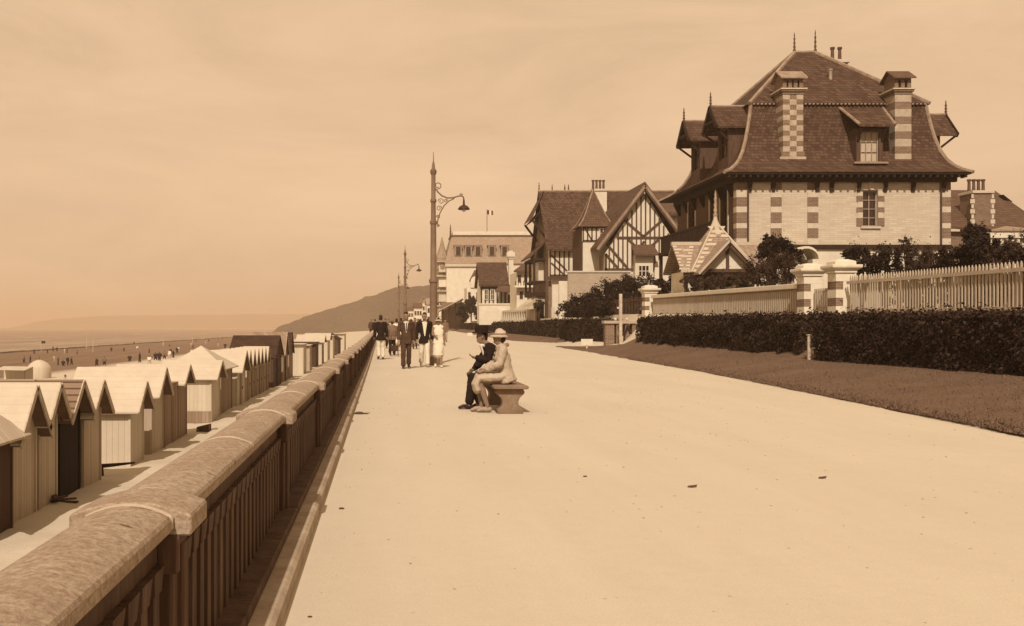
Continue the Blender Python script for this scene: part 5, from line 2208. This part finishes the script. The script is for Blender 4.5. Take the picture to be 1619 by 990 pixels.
def blob(name, parts, mt, parent, vox=.014, smooth=3, crease=0):
    m = MB()
    for p in parts:
        path, radii = p[0], p[1]
        side = p[2] if len(p) > 2 else None
        path = [Vector(q) for q in path]
        rr = [r if isinstance(r, (tuple, list)) else (r, r) for r in radii]
        # rounded ends
        d0 = (path[0] - path[1]).normalized()
        d1 = (path[-1] - path[-2]).normalized()
        e0, e1 = min(rr[0]), min(rr[-1])
        if len(p) > 3:
            e0 = .03
        path = [path[0] + d0 * e0 * .75, path[0] + d0 * e0 * .45] + path + [path[-1] + d1 * e1 * .45, path[-1] + d1 * e1 * .75]
        rr = [(rr[0][0] * (.35 if len(p) < 4 else .8), rr[0][1] * (.35 if len(p) < 4 else .8)), (rr[0][0] * (.78 if len(p) < 4 else .95), rr[0][1] * (.78 if len(p) < 4 else .95))] + rr + [(rr[-1][0] * .78, rr[-1][1] * .78), (rr[-1][0] * .35, rr[-1][1] * .35)]
        m.tube(path, rr, 12, 0, side)
    o = m.build(name, mt, None)
    rm = o.modifiers.new('r', 'REMESH')
    rm.mode = 'VOXEL'
    rm.voxel_size = vox
    sm = o.modifiers.new('s', 'SMOOTH')
    sm.factor = .5
    sm.iterations = smooth
    dg = bpy.context.evaluated_depsgraph_get()
    dg.update()
    me = bpy.data.meshes.new_from_object(o.evaluated_get(dg))
    old = o.data
    o.modifiers.clear()
    o.data = me
    bpy.data.meshes.remove(old)
    me.name = name
    off = ORG.get(parent.name, Vector())
    me.transform(Matrix.Translation(-off))
    if crease:
        me.update()
        nrm_ = [v.normal.copy() for v in me.vertices]
        for v, nv in zip(me.vertices, nrm_):
            q = v.co.copy()
            d = noise.noise(Vector((q.x * 9, q.y * 9, q.z * 5 + 3))) + .6 * noise.noise(Vector((q.x * 21 + q.z * 14, q.y * 21, q.z * 12)))
            v.co = q + nv * d * crease
    me.polygons.foreach_set('use_smooth', [True] * len(me.polygons))
    if not me.materials:
        me.materials.append(mt)
    o.parent = parent
    ORG[o.name] = off
    return o


def person(label, loc, face=-90, h=1.75, joints=None, top=None, legs=None, shoes=None, hat=None, hair=True, female=False, skirt=None, hem=.78, shirt=None,
           vox=.014, stride=.0, swing=.0, group=None, look=0, bare_arms=False, coat_open=False, bulk=1.0, name='person', cane=None):
    loc = Vector(loc)
    t = thing(name, label, 'person', loc, group)
    s = h / 1.75
    a = R(face)
    fw, rt = Vector((math.cos(a), math.sin(a), 0)), Vector((math.sin(a), -math.cos(a), 0))
    up = Vector((0, 0, 1))

    def W(x, y, z):      # right, forward, up
        return loc + (rt * x + fw * y + up * z) * s
    sw = .185 if not female else .165
    J = {'pel': (0, 0, .93), 'wai': (0, 0, 1.08), 'che': (0, .0, 1.3), 'neck': (0, .0, 1.46), 'head': (0, .02, 1.625)}
    for sd, q in (('L', -1), ('R', 1)):
        J['sh' + sd] = (q * sw, 0, 1.42)
        J['el' + sd] = (q * (sw + .055), swing * q * .12 - .02, 1.14)
        J['wr' + sd] = (q * (sw + .06), swing * q * .26 + .03, .90)
        J['hip' + sd] = (q * .085, 0, .92)
        J['kn' + sd] = (q * .09, stride * q * .16 + .03, .49)
        J['an' + sd] = (q * .09, stride * q * .30 - (.05 if stride * q < 0 else 0), .085 + (.05 if stride * q < 0 else 0))
        J['toe' + sd] = (q * .105, stride * q * .30 + .17, .03)
    if joints:
        J.update(joints)
    J = {k_: W(*v) for k_, v in J.items()}
    side = tuple(rt)
    hd = J['head']
    la = a + R(look)
    hf, hr = Vector((math.cos(la), math.sin(la), 0)), Vector((math.sin(la), -math.cos(la), 0))
    sc = s
    r_ = lambda *v: [tuple(q * sc for q in k_) if isinstance(k_, tuple) else k_ * sc for k_ in v]
    trunk = J['che'] - J['pel']
    tdir = trunk.normalized()
    # body: one continuous surface
    parts = [([J['pel'] - tdir * .06 * s, J['pel'] + tdir * .02 * s, J['wai'], J['che'], J['che'] + tdir * .1 * s], r_((.135, .09), (.145, .1), (.12, .088), (.15, .1), (.11, .07)), side),
             ([J['che'] + tdir * .08 * s, J['neck'], hd - up * .06 * s], r_(.075, .052, .055)),
             ([hd - up * .085 * s + hf * .025 * s, hd - up * .04 * s + hf * .01 * s, hd + up * .03 * s, hd + up * .075 * s], r_((.048, .06), (.066, .083), (.076, .094), (.062, .078)), tuple(hr)),
             ([hd - up * .035 * s + hf * .085 * s, hd + up * .0 * s + hf * .09 * s], r_(.014, .012)),      # nose
             ([hd - up * .075 * s + hf * .078 * s, hd - up * .078 * s + hf * .082 * s], r_(.02, .018)),      # mouth and chin
             ([hd + up * .022 * s + hf * .084 * s - hr * .03 * s, hd + up * .022 * s + hf * .084 * s + hr * .03 * s], r_(.012, .012))]  # brow
    for q in (-1, 1):
        parts.append(([hd - up * .025 * s + hr * q * .077 * s, hd + up * .02 * s + hr * q * .08 * s - hf * .008 * s], r_(.014, .017)))   # ears
    for sd in 'LR':
        q = -1 if sd == 'L' else 1
        parts.append(([J['sh' + sd] - rt * q * .05 * s, J['sh' + sd], (J['sh' + sd] + J['el' + sd]) / 2, J['el' + sd], (J['el' + sd] * .6 + J['wr' + sd] * .4), J['wr' + sd]], r_(.05, .056, .05, .04, .042, .027)))
        parts.append(([J['hip' + sd], (J['hip' + sd] * .6 + J['kn' + sd] * .4), J['kn' + sd], J['kn' + sd] * .65 + J['an' + sd] * .35, J['an' + sd]], r_(.088, .078, .056, .055, .036)))
        parts.append(([J['an' + sd] - up * .03 * s, (J['an' + sd] + J['toe' + sd]) / 2 - up * .03 * s, J['toe' + sd]], r_(.036, .036, .026)))
        d = (J['wr' + sd] - J['el' + sd]).normalized()
        pn = (rt * -q * .75 + fw * .6)
        pn = (pn - d * pn.dot(d)).normalized()       # across the palm (thumb side)
        nrm = d.cross(pn)
        w0 = J['wr' + sd]
        parts.append(([w0, w0 + d * .05 * s, w0 + d * .085 * s], r_((.026, .016), (.04, .016), (.04, .014)), tuple(pn)))
        for fi, (off, ln) in enumerate(((.03, .068), (.01, .078), (-.01, .072), (-.03, .056))):
            b0 = w0 + d * .08 * s + pn * off * s
            cu = nrm * (.014 if q > 0 else -.014)
            parts.append(([b0, b0 + d * ln * .5 * s + cu * s, b0 + d * ln * s * .95 + cu * 2.4 * s], r_(.0095, .009, .0075)))
        b0 = w0 + d * .03 * s + pn * .03 * s
        parts.append(([b0, b0 + d * .028 * s + pn * .022 * s, b0 + d * .06 * s + pn * .026 * s], r_(.012, .0105, .009)))
    blob('body', parts, M_skin, t, vox if vox > .02 else .009, 2)
    if vox < .02:
        for q in (-1, 1):
            m = MB()
            m.ball(hd + up * .004 * s + hf * .077 * s + hr * q * .031 * s, (.012 * s,) * 3, 8, 0, 5)
            m.build('eye', M_dark, t, smooth=True)
    if hair:
        pts = [([hd + up * .03 * s - hf * .035 * s, hd + up * .08 * s - hf * .01 * s, hd + up * .1 * s + hf * .03 * s], r_((.075, .07), (.075, .085), (.05, .05)), tuple(hr)),
               ([hd + up * .02 * s - hf * .05 * s, hd - up * .04 * s - hf * .055 * s], r_((.072, .05), (.06, .04)), tuple(hr)),
               ([hd + up * .095 * s + hf * .02 * s, hd + up * .085 * s + hf * .075 * s], r_((.055, .03), (.045, .022)), tuple(hr))]
        blob('hair', pts, M_hair if hair is True else hair, t, vox, 2)
    if hat == 'cloche':
        blob('hat', [([hd + up * .02 * s - hf * .035 * s, hd + up * .06 * s - hf * .01 * s, hd + up * .105 * s], r_((.092, .095), (.096, .112), (.062, .075)), tuple(hr), 1),
                     ([hd + up * .02 * s + hf * .03 * s, hd + up * .03 * s + hf * .1 * s], r_((.09, .035), (.07, .02)), tuple(hr))], M_ccream, t, vox, 3)
        m = MB()
        c0 = hd + up * .03 * s
        prof = [(.085, .02), (.115, .012), (.142, -.012), (.146, -.02), (.112, .0), (.085, .01)]
        m.tube([c0 + up * z * s + hf * .006 for r, z in prof], [(r * .92 * s, r * 1.06 * s) for r, z in prof], 20, 0, side=tuple(hr))
        m.build('hat_brim', M_ccream, t, smooth=True)
        m = MB()
        m.tube([hd + up * .045 * s, hd + up * .07 * s], [(.104 * s, .119 * s), (.102 * s, .116 * s)], 18, 0, side=tuple(hr))
        m.build('hat_band', M_hm, t, smooth=True)
        blob('hair', [([hd - up * .05 * s - hf * .045 * s, hd - up * .015 * s - hf * .06 * s], r_((.07, .05), (.08, .055)), tuple(hr))], M_hair, t, vox, 2)
    elif hat == 'felt':
        m = MB()
        c0 = hd + up * .06 * s
        prof = [(.155, 0), (.16, .012), (.108, .022), (.106, .06), (.102, .115), (.088, .14), (.03, .132)]
        m.tube([c0 + up * z * s + hf * .01 for r, z in prof], [(r * .88 * s, r * 1.08 * s) for r, z in prof], 18, 0, side=tuple(hr))
        m.build('hat', M_cblack, t, smooth=True)
    elif hat == 'cap':
        blob('hat', [([hd + up * .05 * s - hf * .02 * s, hd + up * .09 * s], r_((.095, .11), (.08, .09)), tuple(hr)), ([hd + up * .06 * s + hf * .07 * s, hd + up * .055 * s + hf * .13 * s], r_((.07, .02), (.05, .012)), tuple(hr))], M_cgrey, t, vox, 2)
    if legs:
        pts = []
        for sd in 'LR':
            an = J['an' + sd]
            pts.append(([J['hip' + sd] + up * .1 * s, J['hip' + sd], (J['hip' + sd] * .6 + J['kn' + sd] * .4), J['kn' + sd], J['kn' + sd] * .5 + an * .5, an + (J['kn' + sd] - an).normalized() * .035 * s], r_(.09, .1, .094, .08, .077, .079)))
        pts.append(([J['pel'] - tdir * .05 * s, J['pel'] + tdir * .1 * s], r_((.15, .11), (.14, .1)), side))
        blob('trousers', pts, legs, t, vox, 3, .011)
    if skirt:
        # tube from waist over hips to hem; for a seated pose it follows the thighs
        kn = (J['knL'] + J['knR']) / 2
        hp = (J['hipL'] + J['hipR']) / 2
        hemp = kn + (((J['anL'] + J['anR']) / 2 - kn) * .06)
        pts = [([J['wai'], J['pel'], hp * .5 + kn * .5, kn, hemp], r_((.135, .105), (.17, .13), (.19, .16), (.2, .19), (.21, .21)), side)]
        blob('skirt', pts, skirt, t, vox, 3, .014)
    if top:
        b_ = bulk
        pts = [([J['pel'] + tdir * (hem - .93) * s, J['pel'] + tdir * .03 * s, J['wai'], J['che'] - tdir * .02 * s, J['che'] + tdir * .1 * s], r_((.2 * b_, .15 * b_), (.18 * b_, .135 * b_), (.155 * b_, .118 * b_), (.185 * b_, .128 * b_), (.13, .085)), side, 1),
               ([J['shL'] + rt * .02 * s, J['che'] + tdir * .125 * s, J['shR'] - rt * .02 * s], r_(.066, .075, .066))]
        if not bare_arms:
            for sd in 'LR':
                q = -1 if sd == 'L' else 1
                wr = J['wr' + sd]
                pts.append(([J['sh' + sd] - rt * q * .04 * s, J['sh' + sd], (J['sh' + sd] + J['el' + sd]) / 2, J['el' + sd], (J['el' + sd] + wr) / 2, wr + (J['el' + sd] - wr).normalized() * .02 * s], r_(.07, .075 * b_, .067 * b_, .062 * b_, .057 * b_, .05)))
        blob('jacket' if not bare_arms else 'blouse', pts, top, t, vox, 3, .016)
    if shirt:
        c0 = J['che'] + fw * .115 * s
        m = MB()
        wv = .05 if not coat_open else .075
        lo = (-.18 if not coat_open else -.30)
        pts = [c0 + rt * wv * s + tdir * .13 * s - fw * .01, c0 - rt * wv * s + tdir * .13 * s - fw * .01, c0 + tdir * lo * s + fw * .012 - rt * .012 * s, c0 + tdir * lo * s + fw * .012 + rt * .012 * s]
        m.slab(pts, fw * .03 * s)
        m.tube([c0 + tdir * .13 * s + rt * .07 * s - fw * .05, c0 + tdir * .145 * s + fw * .005, c0 + tdir * .13 * s - rt * .07 * s - fw * .05], .026 * s, 6)
        m.build('shirt_front', shirt, t)
        if coat_open is False:
            m = MB()
            m.slab([c0 + rt * .014 + tdir * .12 * s + fw * .032 * s, c0 - rt * .014 + tdir * .12 * s + fw * .032 * s, c0 - rt * .014 + tdir * -.14 * s + fw * .045 * s, c0 + rt * .014 + tdir * -.14 * s + fw * .045 * s], fw * .008)
            m.build('necktie', M_cblack, t)
    for sd in 'LR':
        if shoes:
            an, to = J['an' + sd], J['toe' + sd]
            d = (to - an)
            d.z = 0
            d = d.normalized() if d.length > .01 else fw
            dz = to.z - .03 * s
            b0 = Vector((an.x, an.y, 0)) + up * (an.z - .048 * s)
            blob('shoe', [([b0 - d * .05 * s, b0 + d * .04 * s, to * .6 + an * .4 - up * .0 * s, to], r_((.038, .042), (.042, .045), (.045, .034), (.036, .024)), tuple(d.cross(up)))], shoes, t, vox * .9, 2)
    if cane:
        m = MB()
        q0 = J['wrR'] + Vector((0, 0, -.06 * s))
        m.tube([q0 + up * .06, Vector((q0.x + .06, q0.y - .1, loc.z + .02))], .014, 6)
        m.build('walking_stick', M_timber2, t)
    return t


def feet(u, v):
    Y = F * EYE / (v - V0)
    for _ in range(6):
        Y = F * (EYE - gz(Y)) / (v - V0)
    return Vector((X_(u, Y), Y, gz(Y)))


person('man in a brown tweed suit with light collar walking towards the camera', feet(642, 583), -88, 1.83, top=M_cbrown, legs=M_cbrown, shoes=M_leather, shirt=M_cwhite, stride=.45, swing=.5, vox=.012, look=8)
person('man in open black jacket and white trousers beside the tweed suited man', feet(671, 580.5), -88, 1.83, top=M_cblack, legs=M_cwhite, shoes=M_tanl, shirt=M_cwhite, coat_open=True, stride=-.4, swing=.35, vox=.012, look=-22)
person('woman in a white sleeveless summer dress and cap striding towards the camera', feet(693, 581), -90, 1.66, top=M_cwhite, bare_arms=True, skirt=M_cwhite, shoes=M_cwhite, hat='cloche', hair=True, female=True, stride=-.55, swing=.5, hem=.86, vox=.012,
       joints={'elR': (.2, .02, 1.15), 'wrR': (.12, .16, 1.12)})
person('man seen from behind in dark jacket and white trousers at the balustrade', feet(602, 568.5), 95, 1.8, top=M_cblack, legs=M_cwhite, shoes=M_leather, stride=.12, vox=.014)
person('person in dark clothes walking away just right of the man with white trousers', feet(620, 562), 80, 1.62, top=M_cgrey, legs=M_cblack, shoes=M_leather, hat='cap', vox=.016, stride=.3)
person('woman in white dress behind the dark clothed walker', feet(627, 555), 85, 1.7, top=M_cwhite, skirt=M_cwhite, shoes=M_tanl, female=True, vox=.018)
crowd = [(609, 551, M_cbrown, M_cblack, 'distant stroller in brown just above the balustrade line', 1.72), (634, 549, M_cgrey, M_cgrey, 'distant stroller in grey partly hidden behind the tweed suited man', 1.78), (656, 552, M_cbrown, M_cbrown, 'distant man in brown between the two front men', 1.75), (664, 547, M_cwhite, M_cwhite, 'distant figure in white behind the front men', 1.7),
         (615, 544, M_ccream, M_cgrey, 'far stroller in a pale top near the balustrade', 1.7), (650, 543, M_cblack, M_cblack, 'far stroller all in black behind the front walkers', 1.75), (600, 540, M_cblack, M_cblack, 'far man in black leaning by the far balustrade', 1.75), (593, 537, M_cblack, M_cgrey, 'farthest dark stroller close along the balustrade', 1.8), (587, 534, M_cbrown, M_cblack, 'farthest brown clad stroller at the end of the balustrade', 1.8), (676, 545, M_cblack, M_cgrey, 'far stroller in black just left of the lamp post base', 1.75), (704, 541, M_cgrey, M_ccream, 'far stroller in grey right of the nearest lamp post', 1.75)]
for i, (u, v, a, b, lab, hh) in enumerate(crowd):
    p = feet(u, v)
    person(lab, p, 90 if i % 2 else -90, hh, top=a, legs=b, shoes=M_leather, stride=.3, vox=.03, group='strollers far along the promenade')

# child's push chair beside the dark walker
p = feet(618, 563.5) + Vector((.16, .1, 0))
t = thing('push_chair', 'light push chair with thin wheels beside the dark clothed walker', 'push chair', p)
for dx in (-.16, .16):
    for dy_ in (-.2, .25):
        m = MB()
        c = p + Vector((dx, dy_, .11))
        m.tube([c + Vector((0, .11 * math.cos(i * math.pi / 6), .11 * math.sin(i * math.pi / 6))) for i in range(13)], .014, 5)
        m.build('wheel', M_iron, t)
m = MB()
m.hexa([p + Vector(q) for q in ((-.15, -.3, .25), (.15, -.3, .25), (.15, .25, .22), (-.15, .25, .22), (-.17, -.36, .5), (.17, -.36, .5), (.17, .2, .3), (-.17, .2, .3))])
m.build('seat', M_cbrown, t, bevel=.02)
m = MB()
for dx in (-.15, .15):
    m.tube([p + Vector((dx, .25, .12)), p + Vector((dx, -.2, .4)), p + Vector((dx, -.55, .95))], .012, 5)
m.tube([p + Vector((-.15, -.55, .95)), p + Vector((.15, -.55, .95))], .016, 6)
m.build('handle', M_iron, t)

# ------------------------------------------------------------------ the stone bench and the seated couple
bx, by = 1.985, 16.75
M_bench = mat('bench_stone', .205, var=.25, fine=25, dirt=.5)
t = thing('stone_bench', 'heavy stone bench with curved end supports standing on the promenade', 'bench', (bx, by, 0))
m = MB()
y0, y1 = 15.62, 17.95
m.slab([(bx - .255, y0, .385), (bx + .255, y0, .385), (bx + .275, y0, .405), (bx + .275, y0, .425), (bx + .255, y0, .445), (bx - .255, y0, .445), (bx - .275, y0, .425), (bx - .275, y0, .405)], (0, y1 - y0, 0))
m.build('seat', M_bench, t, bevel=.012)
for (ya, yb_) in ((y0 + .1, y0 + .42), (y1 - .42, y1 - .1)):
    m = MB()
    sec = [(.2, 0), (.2, .07), (.165, .085), (.135, .12), (.125, .17), (.13, .21), (.15, .25), (.185, .285), (.215, .31), (.225, .34), (.21, .365), (.2, .384)]
    pts = [(bx - x, ya, z) for x, z in sec] + [(bx + x, ya, z) for x, z in sec[::-1]]
    m.slab(pts, (0, yb_ - ya, 0))
    m.build('support', M_bench, t, bevel=.01)


def seated(label, loc, J, **kw):
    return person(label, loc, 180, 1.7, joints=J, vox=.011, **kw)


# seated facing the sea (-x): right = +y... coordinates are (right, forward, up)
SH = .445 / (1.7 / 1.75)
Jw = {'pel': (0, -.02, .56), 'wai': (0, .015, .71), 'che': (0, .06, .93), 'neck': (0, .07, 1.09), 'head': (.0, .10, 1.215),
      'shL': (-.17, .05, 1.03), 'shR': (.17, .05, 1.03), 'elL': (-.22, .12, .79), 'elR': (.22, .14, .79), 'wrL': (-.13, .33, .70), 'wrR': (.07, .36, .69),
      'hipL': (-.09, 0, .545), 'hipR': (.09, 0, .545), 'knL': (-.09, .43, .52), 'knR': (.08, .44, .53), 'anL': (-.09, .30, .10), 'anR': (.06, .38, .10), 'toeL': (-.1, .46, .03), 'toeR': (.05, .55, .03)}
wo = seated('woman in cream coat and pale hat seated on the near end of the bench', (bx - .04, 16.05, 0), Jw, top=M_coat, shoes=M_tanl, hat='cloche', hair=False, female=True, hem=.87, bulk=1.1, look=-8)
mm = MB()
for k_ in range(4):
    mm.ball(Vector((bx - .04, 16.05, 0)) + Vector((-(.16 + .02 * k_) , -.02, .98 - .075 * k_)), .016, 6, 0, 4)

mm.build('buttons', M_leather, wo)
o_ = Vector((bx - .04, 16.05, 0))
f_ = lambda r, f, z: o_ + Vector((-f, r, z)) * (1.7 / 1.75)
blob('skirt', [([f_(0, -.02, .62), f_(0, .1, .575), f_(0, .28, .565), f_(0, .44, .555), f_(0, .475, .46), f_(0, .45, .36)], [(.19, .11), (.2, .1), (.2, .095), (.19, .085), (.185, .075), (.185, .08)], (0, 1, 0))], M_ccream, wo, .011, 3, .012)
blob('collar', [([f_(-.09, .06, 1.07), f_(0, -.035, 1.1), f_(.09, .06, 1.07), f_(.03, .15, .98)], [.032, .036, .032, .026])], M_hm, wo, .011, 2, .006)
Jm = {'pel': (0, -.02, .56), 'wai': (0, .03, .72), 'che': (0, .13, .95), 'neck': (0, .19, 1.10), 'head': (0, .27, 1.225),
      'shL': (-.19, .14, 1.05), 'shR': (.19, .14, 1.05), 'elL': (-.24, .17, .82), 'elR': (.23, .27, .80), 'wrL': (-.12, .38, .87), 'wrR': (.08, .42, .66),
      'hipL': (-.09, 0, .545), 'hipR': (.09, 0, .545), 'knL': (-.11, .45, .54), 'knR': (.1, .47, .54), 'anL': (-.11, .5, .09), 'anR': (.1, .28, .09), 'toeL': (-.12, .67, .03), 'toeR': (.1, .44, .03)}
seated('man in a black suit and dark felt hat leaning forward on the stone bench', (bx - .08, 16.7, 0), Jm, top=M_cblack, legs=M_cblack, shoes=M_leather, hat='felt', shirt=M_cwhite, coat_open=True, hem=.85, look=-4, bulk=1.18)

# ------------------------------------------------------------------ lamp posts
M_lamp = mat('grey_lamp_paint', .17, rough=.55, var=.2, dirt=.3)
M_lampd = mat('lamp_shade_enamel', .05, rough=.4, var=.2)


def lamp(label, x, y):
    z = gz(y)
    t = thing('lamp_post', label, 'lamp post', (x, y, z), 'lamp posts along the promenade')
    o = Vector((x, y, z))
    m = MB()
    m.lathe(o, [(.27, 0), (.27, .35), (.23, .4), (.23, .95), (.26, 1.0), (.26, 1.12), (.2, 1.2), (.14, 1.3)], 16)
    m.build('base', M_lamp, t, smooth=True)
    m = MB()
    m.lathe(o, [(.135, 1.28), (.125, 2.9), (.16, 2.93), (.16, 3.02), (.11, 3.08), (.1, 4.98), (.125, 5.0), (.125, 5.1), (.088, 5.14), (.082, 5.75), (.11, 5.78), (.11, 5.86), (.08, 5.9), (.075, 6.75)], 14)
    m.build('shaft', M_lamp, t, smooth=True)
    m = MB()
    m.lathe(o, [(.075, 6.73), (.11, 6.8), (.115, 6.9), (.065, 6.96), (.05, 7.1), (.02, 7.22), (.008, 7.55)], 10)
    m.build('spike', M_lamp, t, smooth=True)
    m = MB()

    def sp(pts, r):
        m.tube([o + Vector((a, 0, b)) for a, b in pts], r, 6)
    sp([(.08, 6.25), (.16, 6.13), (.3, 6.0), (.5, 5.92), (.7, 5.93), (.86, 5.98), (.98, 6.0), (1.06, 5.96), (1.08, 5.86)], .026)
    sp([(.1 + .11 * math.cos(a) * (1 - a / 14) + .06, 6.36 + .11 * math.sin(a) * (1 - a / 14)) for a in [i * .5 - 1.8 for i in range(15)]], .018)
    sp([(.14, 4.95), (.16, 5.15), (.24, 5.4), (.38, 5.65), (.56, 5.82), (.74, 5.9)], .02)
    for (cx, cz, r, d) in ((.2, 5.55, .1, 1), (.27, 5.8, .11, -1), (.44, 5.82, .07, 1), (.17, 5.25, .07, -1), (.98, 6.02, .06, 1), (.17, 4.93, .05, 1)):
        sp([(cx + d * r * math.cos(a) * (1 - i / 20), cz + r * math.sin(a) * (1 - i / 20)) for i, a in enumerate([i * .55 for i in range(15)])], .014)
    m.build('bracket', M_lamp, t)
    m = MB()
    m.lathe(o + Vector((1.08, 0, 0)), [(.03, 5.86), (.04, 5.68), (.09, 5.655), (.15, 5.62), (.2, 5.56), (.215, 5.52), (.19, 5.50), (.05, 5.55)], 14)
    s = m.build('shade', M_lampd, t, smooth=True)
    m = MB()
    m.ball(o + Vector((1.08, 0, 5.5)), (.07, .07, .08), 10)
    m.build('bulb', M_cwhite, s, smooth=True)
    return t


L1 = lamp('nearest tall grey lamp post with scrolled bracket, behind the walking group', 1.8, 35.9)
dup(L1, (-.05, 43, gz(79) - gz(35.9)), 'second lamp post along the promenade, half as tall in view as the nearest')
dup(L1, (.1, 84, gz(120) - gz(35.9)), 'farthest and smallest lamp post, seen against the hill')

# ------------------------------------------------------------------ small people out on the beach
HG2 = 'bathers and strollers far out on the beach'
pro = {}
LB = {'d': 'small dark figure standing far out on the wet sand', 'w': 'small white clad figure standing far out on the wet sand', 'g': 'small grey figure standing far out on the wet sand'}
spots = [('d', 92, 578), ('d', 100, 579), ('d', 107, 578), ('d', 113, 577), ('d', 54, 560), ('d', 75, 559), ('d', 84, 556), ('d', 90, 556), ('w', 102, 560), ('d', 106, 559), ('d', 153, 579), ('g', 122, 561), ('d', 205, 572), ('d', 236, 559), ('g', 268, 548), ('d', 270, 560), ('d', 280, 559), ('w', 282, 556), ('d', 310, 541), ('w', 302, 548), ('g', 305, 551),
         ('d', 221, 574), ('w', 236, 575), ('w', 258, 547), ('d', 246, 570), ('d', 252, 571), ('g', 260, 568), ('w', 268, 567), ('d', 274, 566), ('w', 217, 553), ('d', 212, 545), ('g', 165, 578), ('d', 48, 574), ('g', 38, 574), ('w', 86, 572), ('d', 176, 556), ('d', 196, 557), ('w', 325, 545), ('d', 330, 541), ('g', 345, 538), ('d', 352, 537), ('w', 390, 533), ('d', 404, 532), ('g', 430, 530), ('w', 345, 549), ('d', 356, 551)]
for k_, u, v in spots:
    p = beach_at(u, v)
    if k_ not in pro:
        pro[k_] = person(LB[k_], p, 200, 1.7, top={'d': M_cblack, 'w': M_cwhite, 'g': M_cgrey}[k_], legs={'d': M_cblack, 'w': M_ccream, 'g': M_cblack}[k_], shoes=None, vox=.045, group=HG2, stride=.3)
        src = p
        pro[k_ + '0'] = p
    else:
        c = dup(pro[k_], p - pro[k_ + '0'])
        c.rotation_euler.z = rnd.uniform(0, 6.28)
        w_ = rnd.uniform(1.2, 1.6)
        c.scale = (w_, w_, rnd.uniform(.62, 1))
for (u, v, lab) in ((104, 608, 'person with dark hair sitting on the sand behind the white roofed huts'), (124, 608, 'person in pale clothes reclining on the sand behind the black walled hut')):
    p = beach_at(u, v)
    person(lab, p - Vector((0, 0, .42)), 30, 1.7, top=M_ccream, legs=M_cgrey, hair=True, vox=.03, joints={
        'pel': (0, 0, .5), 'wai': (0, -.04, .64), 'che': (0, -.08, .84), 'neck': (0, -.06, 1.0), 'head': (0, -.03, 1.15), 'shL': (-.18, -.07, .97), 'shR': (.18, -.07, .97), 'elL': (-.24, .05, .75), 'elR': (.24, .05, .75), 'wrL': (-.1, .25, .72), 'wrR': (.1, .25, .72),
        'hipL': (-.1, .02, .5), 'hipR': (.1, .02, .5), 'knL': (-.1, .34, .82), 'knR': (.1, .34, .8), 'anL': (-.1, .5, .5), 'anR': (.1, .52, .5), 'toeL': (-.1, .65, .46), 'toeR': (.1, .66, .46)})

# ------------------------------------------------------------------ litter on the promenade
M_leafd = mat('dry_litter', .09, var=.4)
lits = [(1093, 771, .022, 'small dry curled leaf on the gravel in front of the lawn'), (1299, 757, .02, 'dark flat scrap lying on the gravel at the right'), (540, 805, .022, 'dark pebble beside the balustrade plinth'), (568, 655, .07, 'clump of dark litter against the foot of the balustrade'), (925, 754, .02, 'tiny pebble near the middle of the promenade'), (490, 976, .012, 'pebble at the lower edge by the balustrade')]
for i, (u, v, r, lab) in enumerate(lits):
    Y = F * EYE / (v - V0)
    p = Vector((X_(u, Y), Y, 0))
    m = MB()
    m.ball(p + Vector((0, 0, r * .25)), (r, r * .7, r * .35), 8, 0, 5)
    if i in (0, 1, 3):
        m.slab([p + Vector((-r * 1.6, -r * .2, .004)), p + Vector((r * 1.8, -r * .3, .006)), p + Vector((r * 2.4, r * .3, .02)), p + Vector((-r, r * .35, .012))], (0, 0, .004))
    o = m.build(('leaf', 'leaf', 'pebble', 'leaf_litter', 'pebble', 'pebble')[i], M_leafd, origin=p)
    tag(o, lab, 'litter' if i in (0, 1, 3) else 'pebble')
HAZE=.00045

# ------------------------------------------------------------------ air: faint sepia haze over the whole place
m = MB()
m.box(-6050, 2050, -100, 5750, -18, 72)
t = NT('haze_air')
t.t.nodes.remove(t.b)
pv = t.n('ShaderNodeVolumePrincipled')
pv.inputs['Color'].default_value = (.80, .64, .47, 1)
pv.inputs['Density'].default_value = HAZE
pv.inputs['Anisotropy'].default_value = 0.0
t.l(pv.outputs[0], t.out.inputs['Volume'])
if HAZE:
    tag(m.build('haze', t.m), kind='stuff')
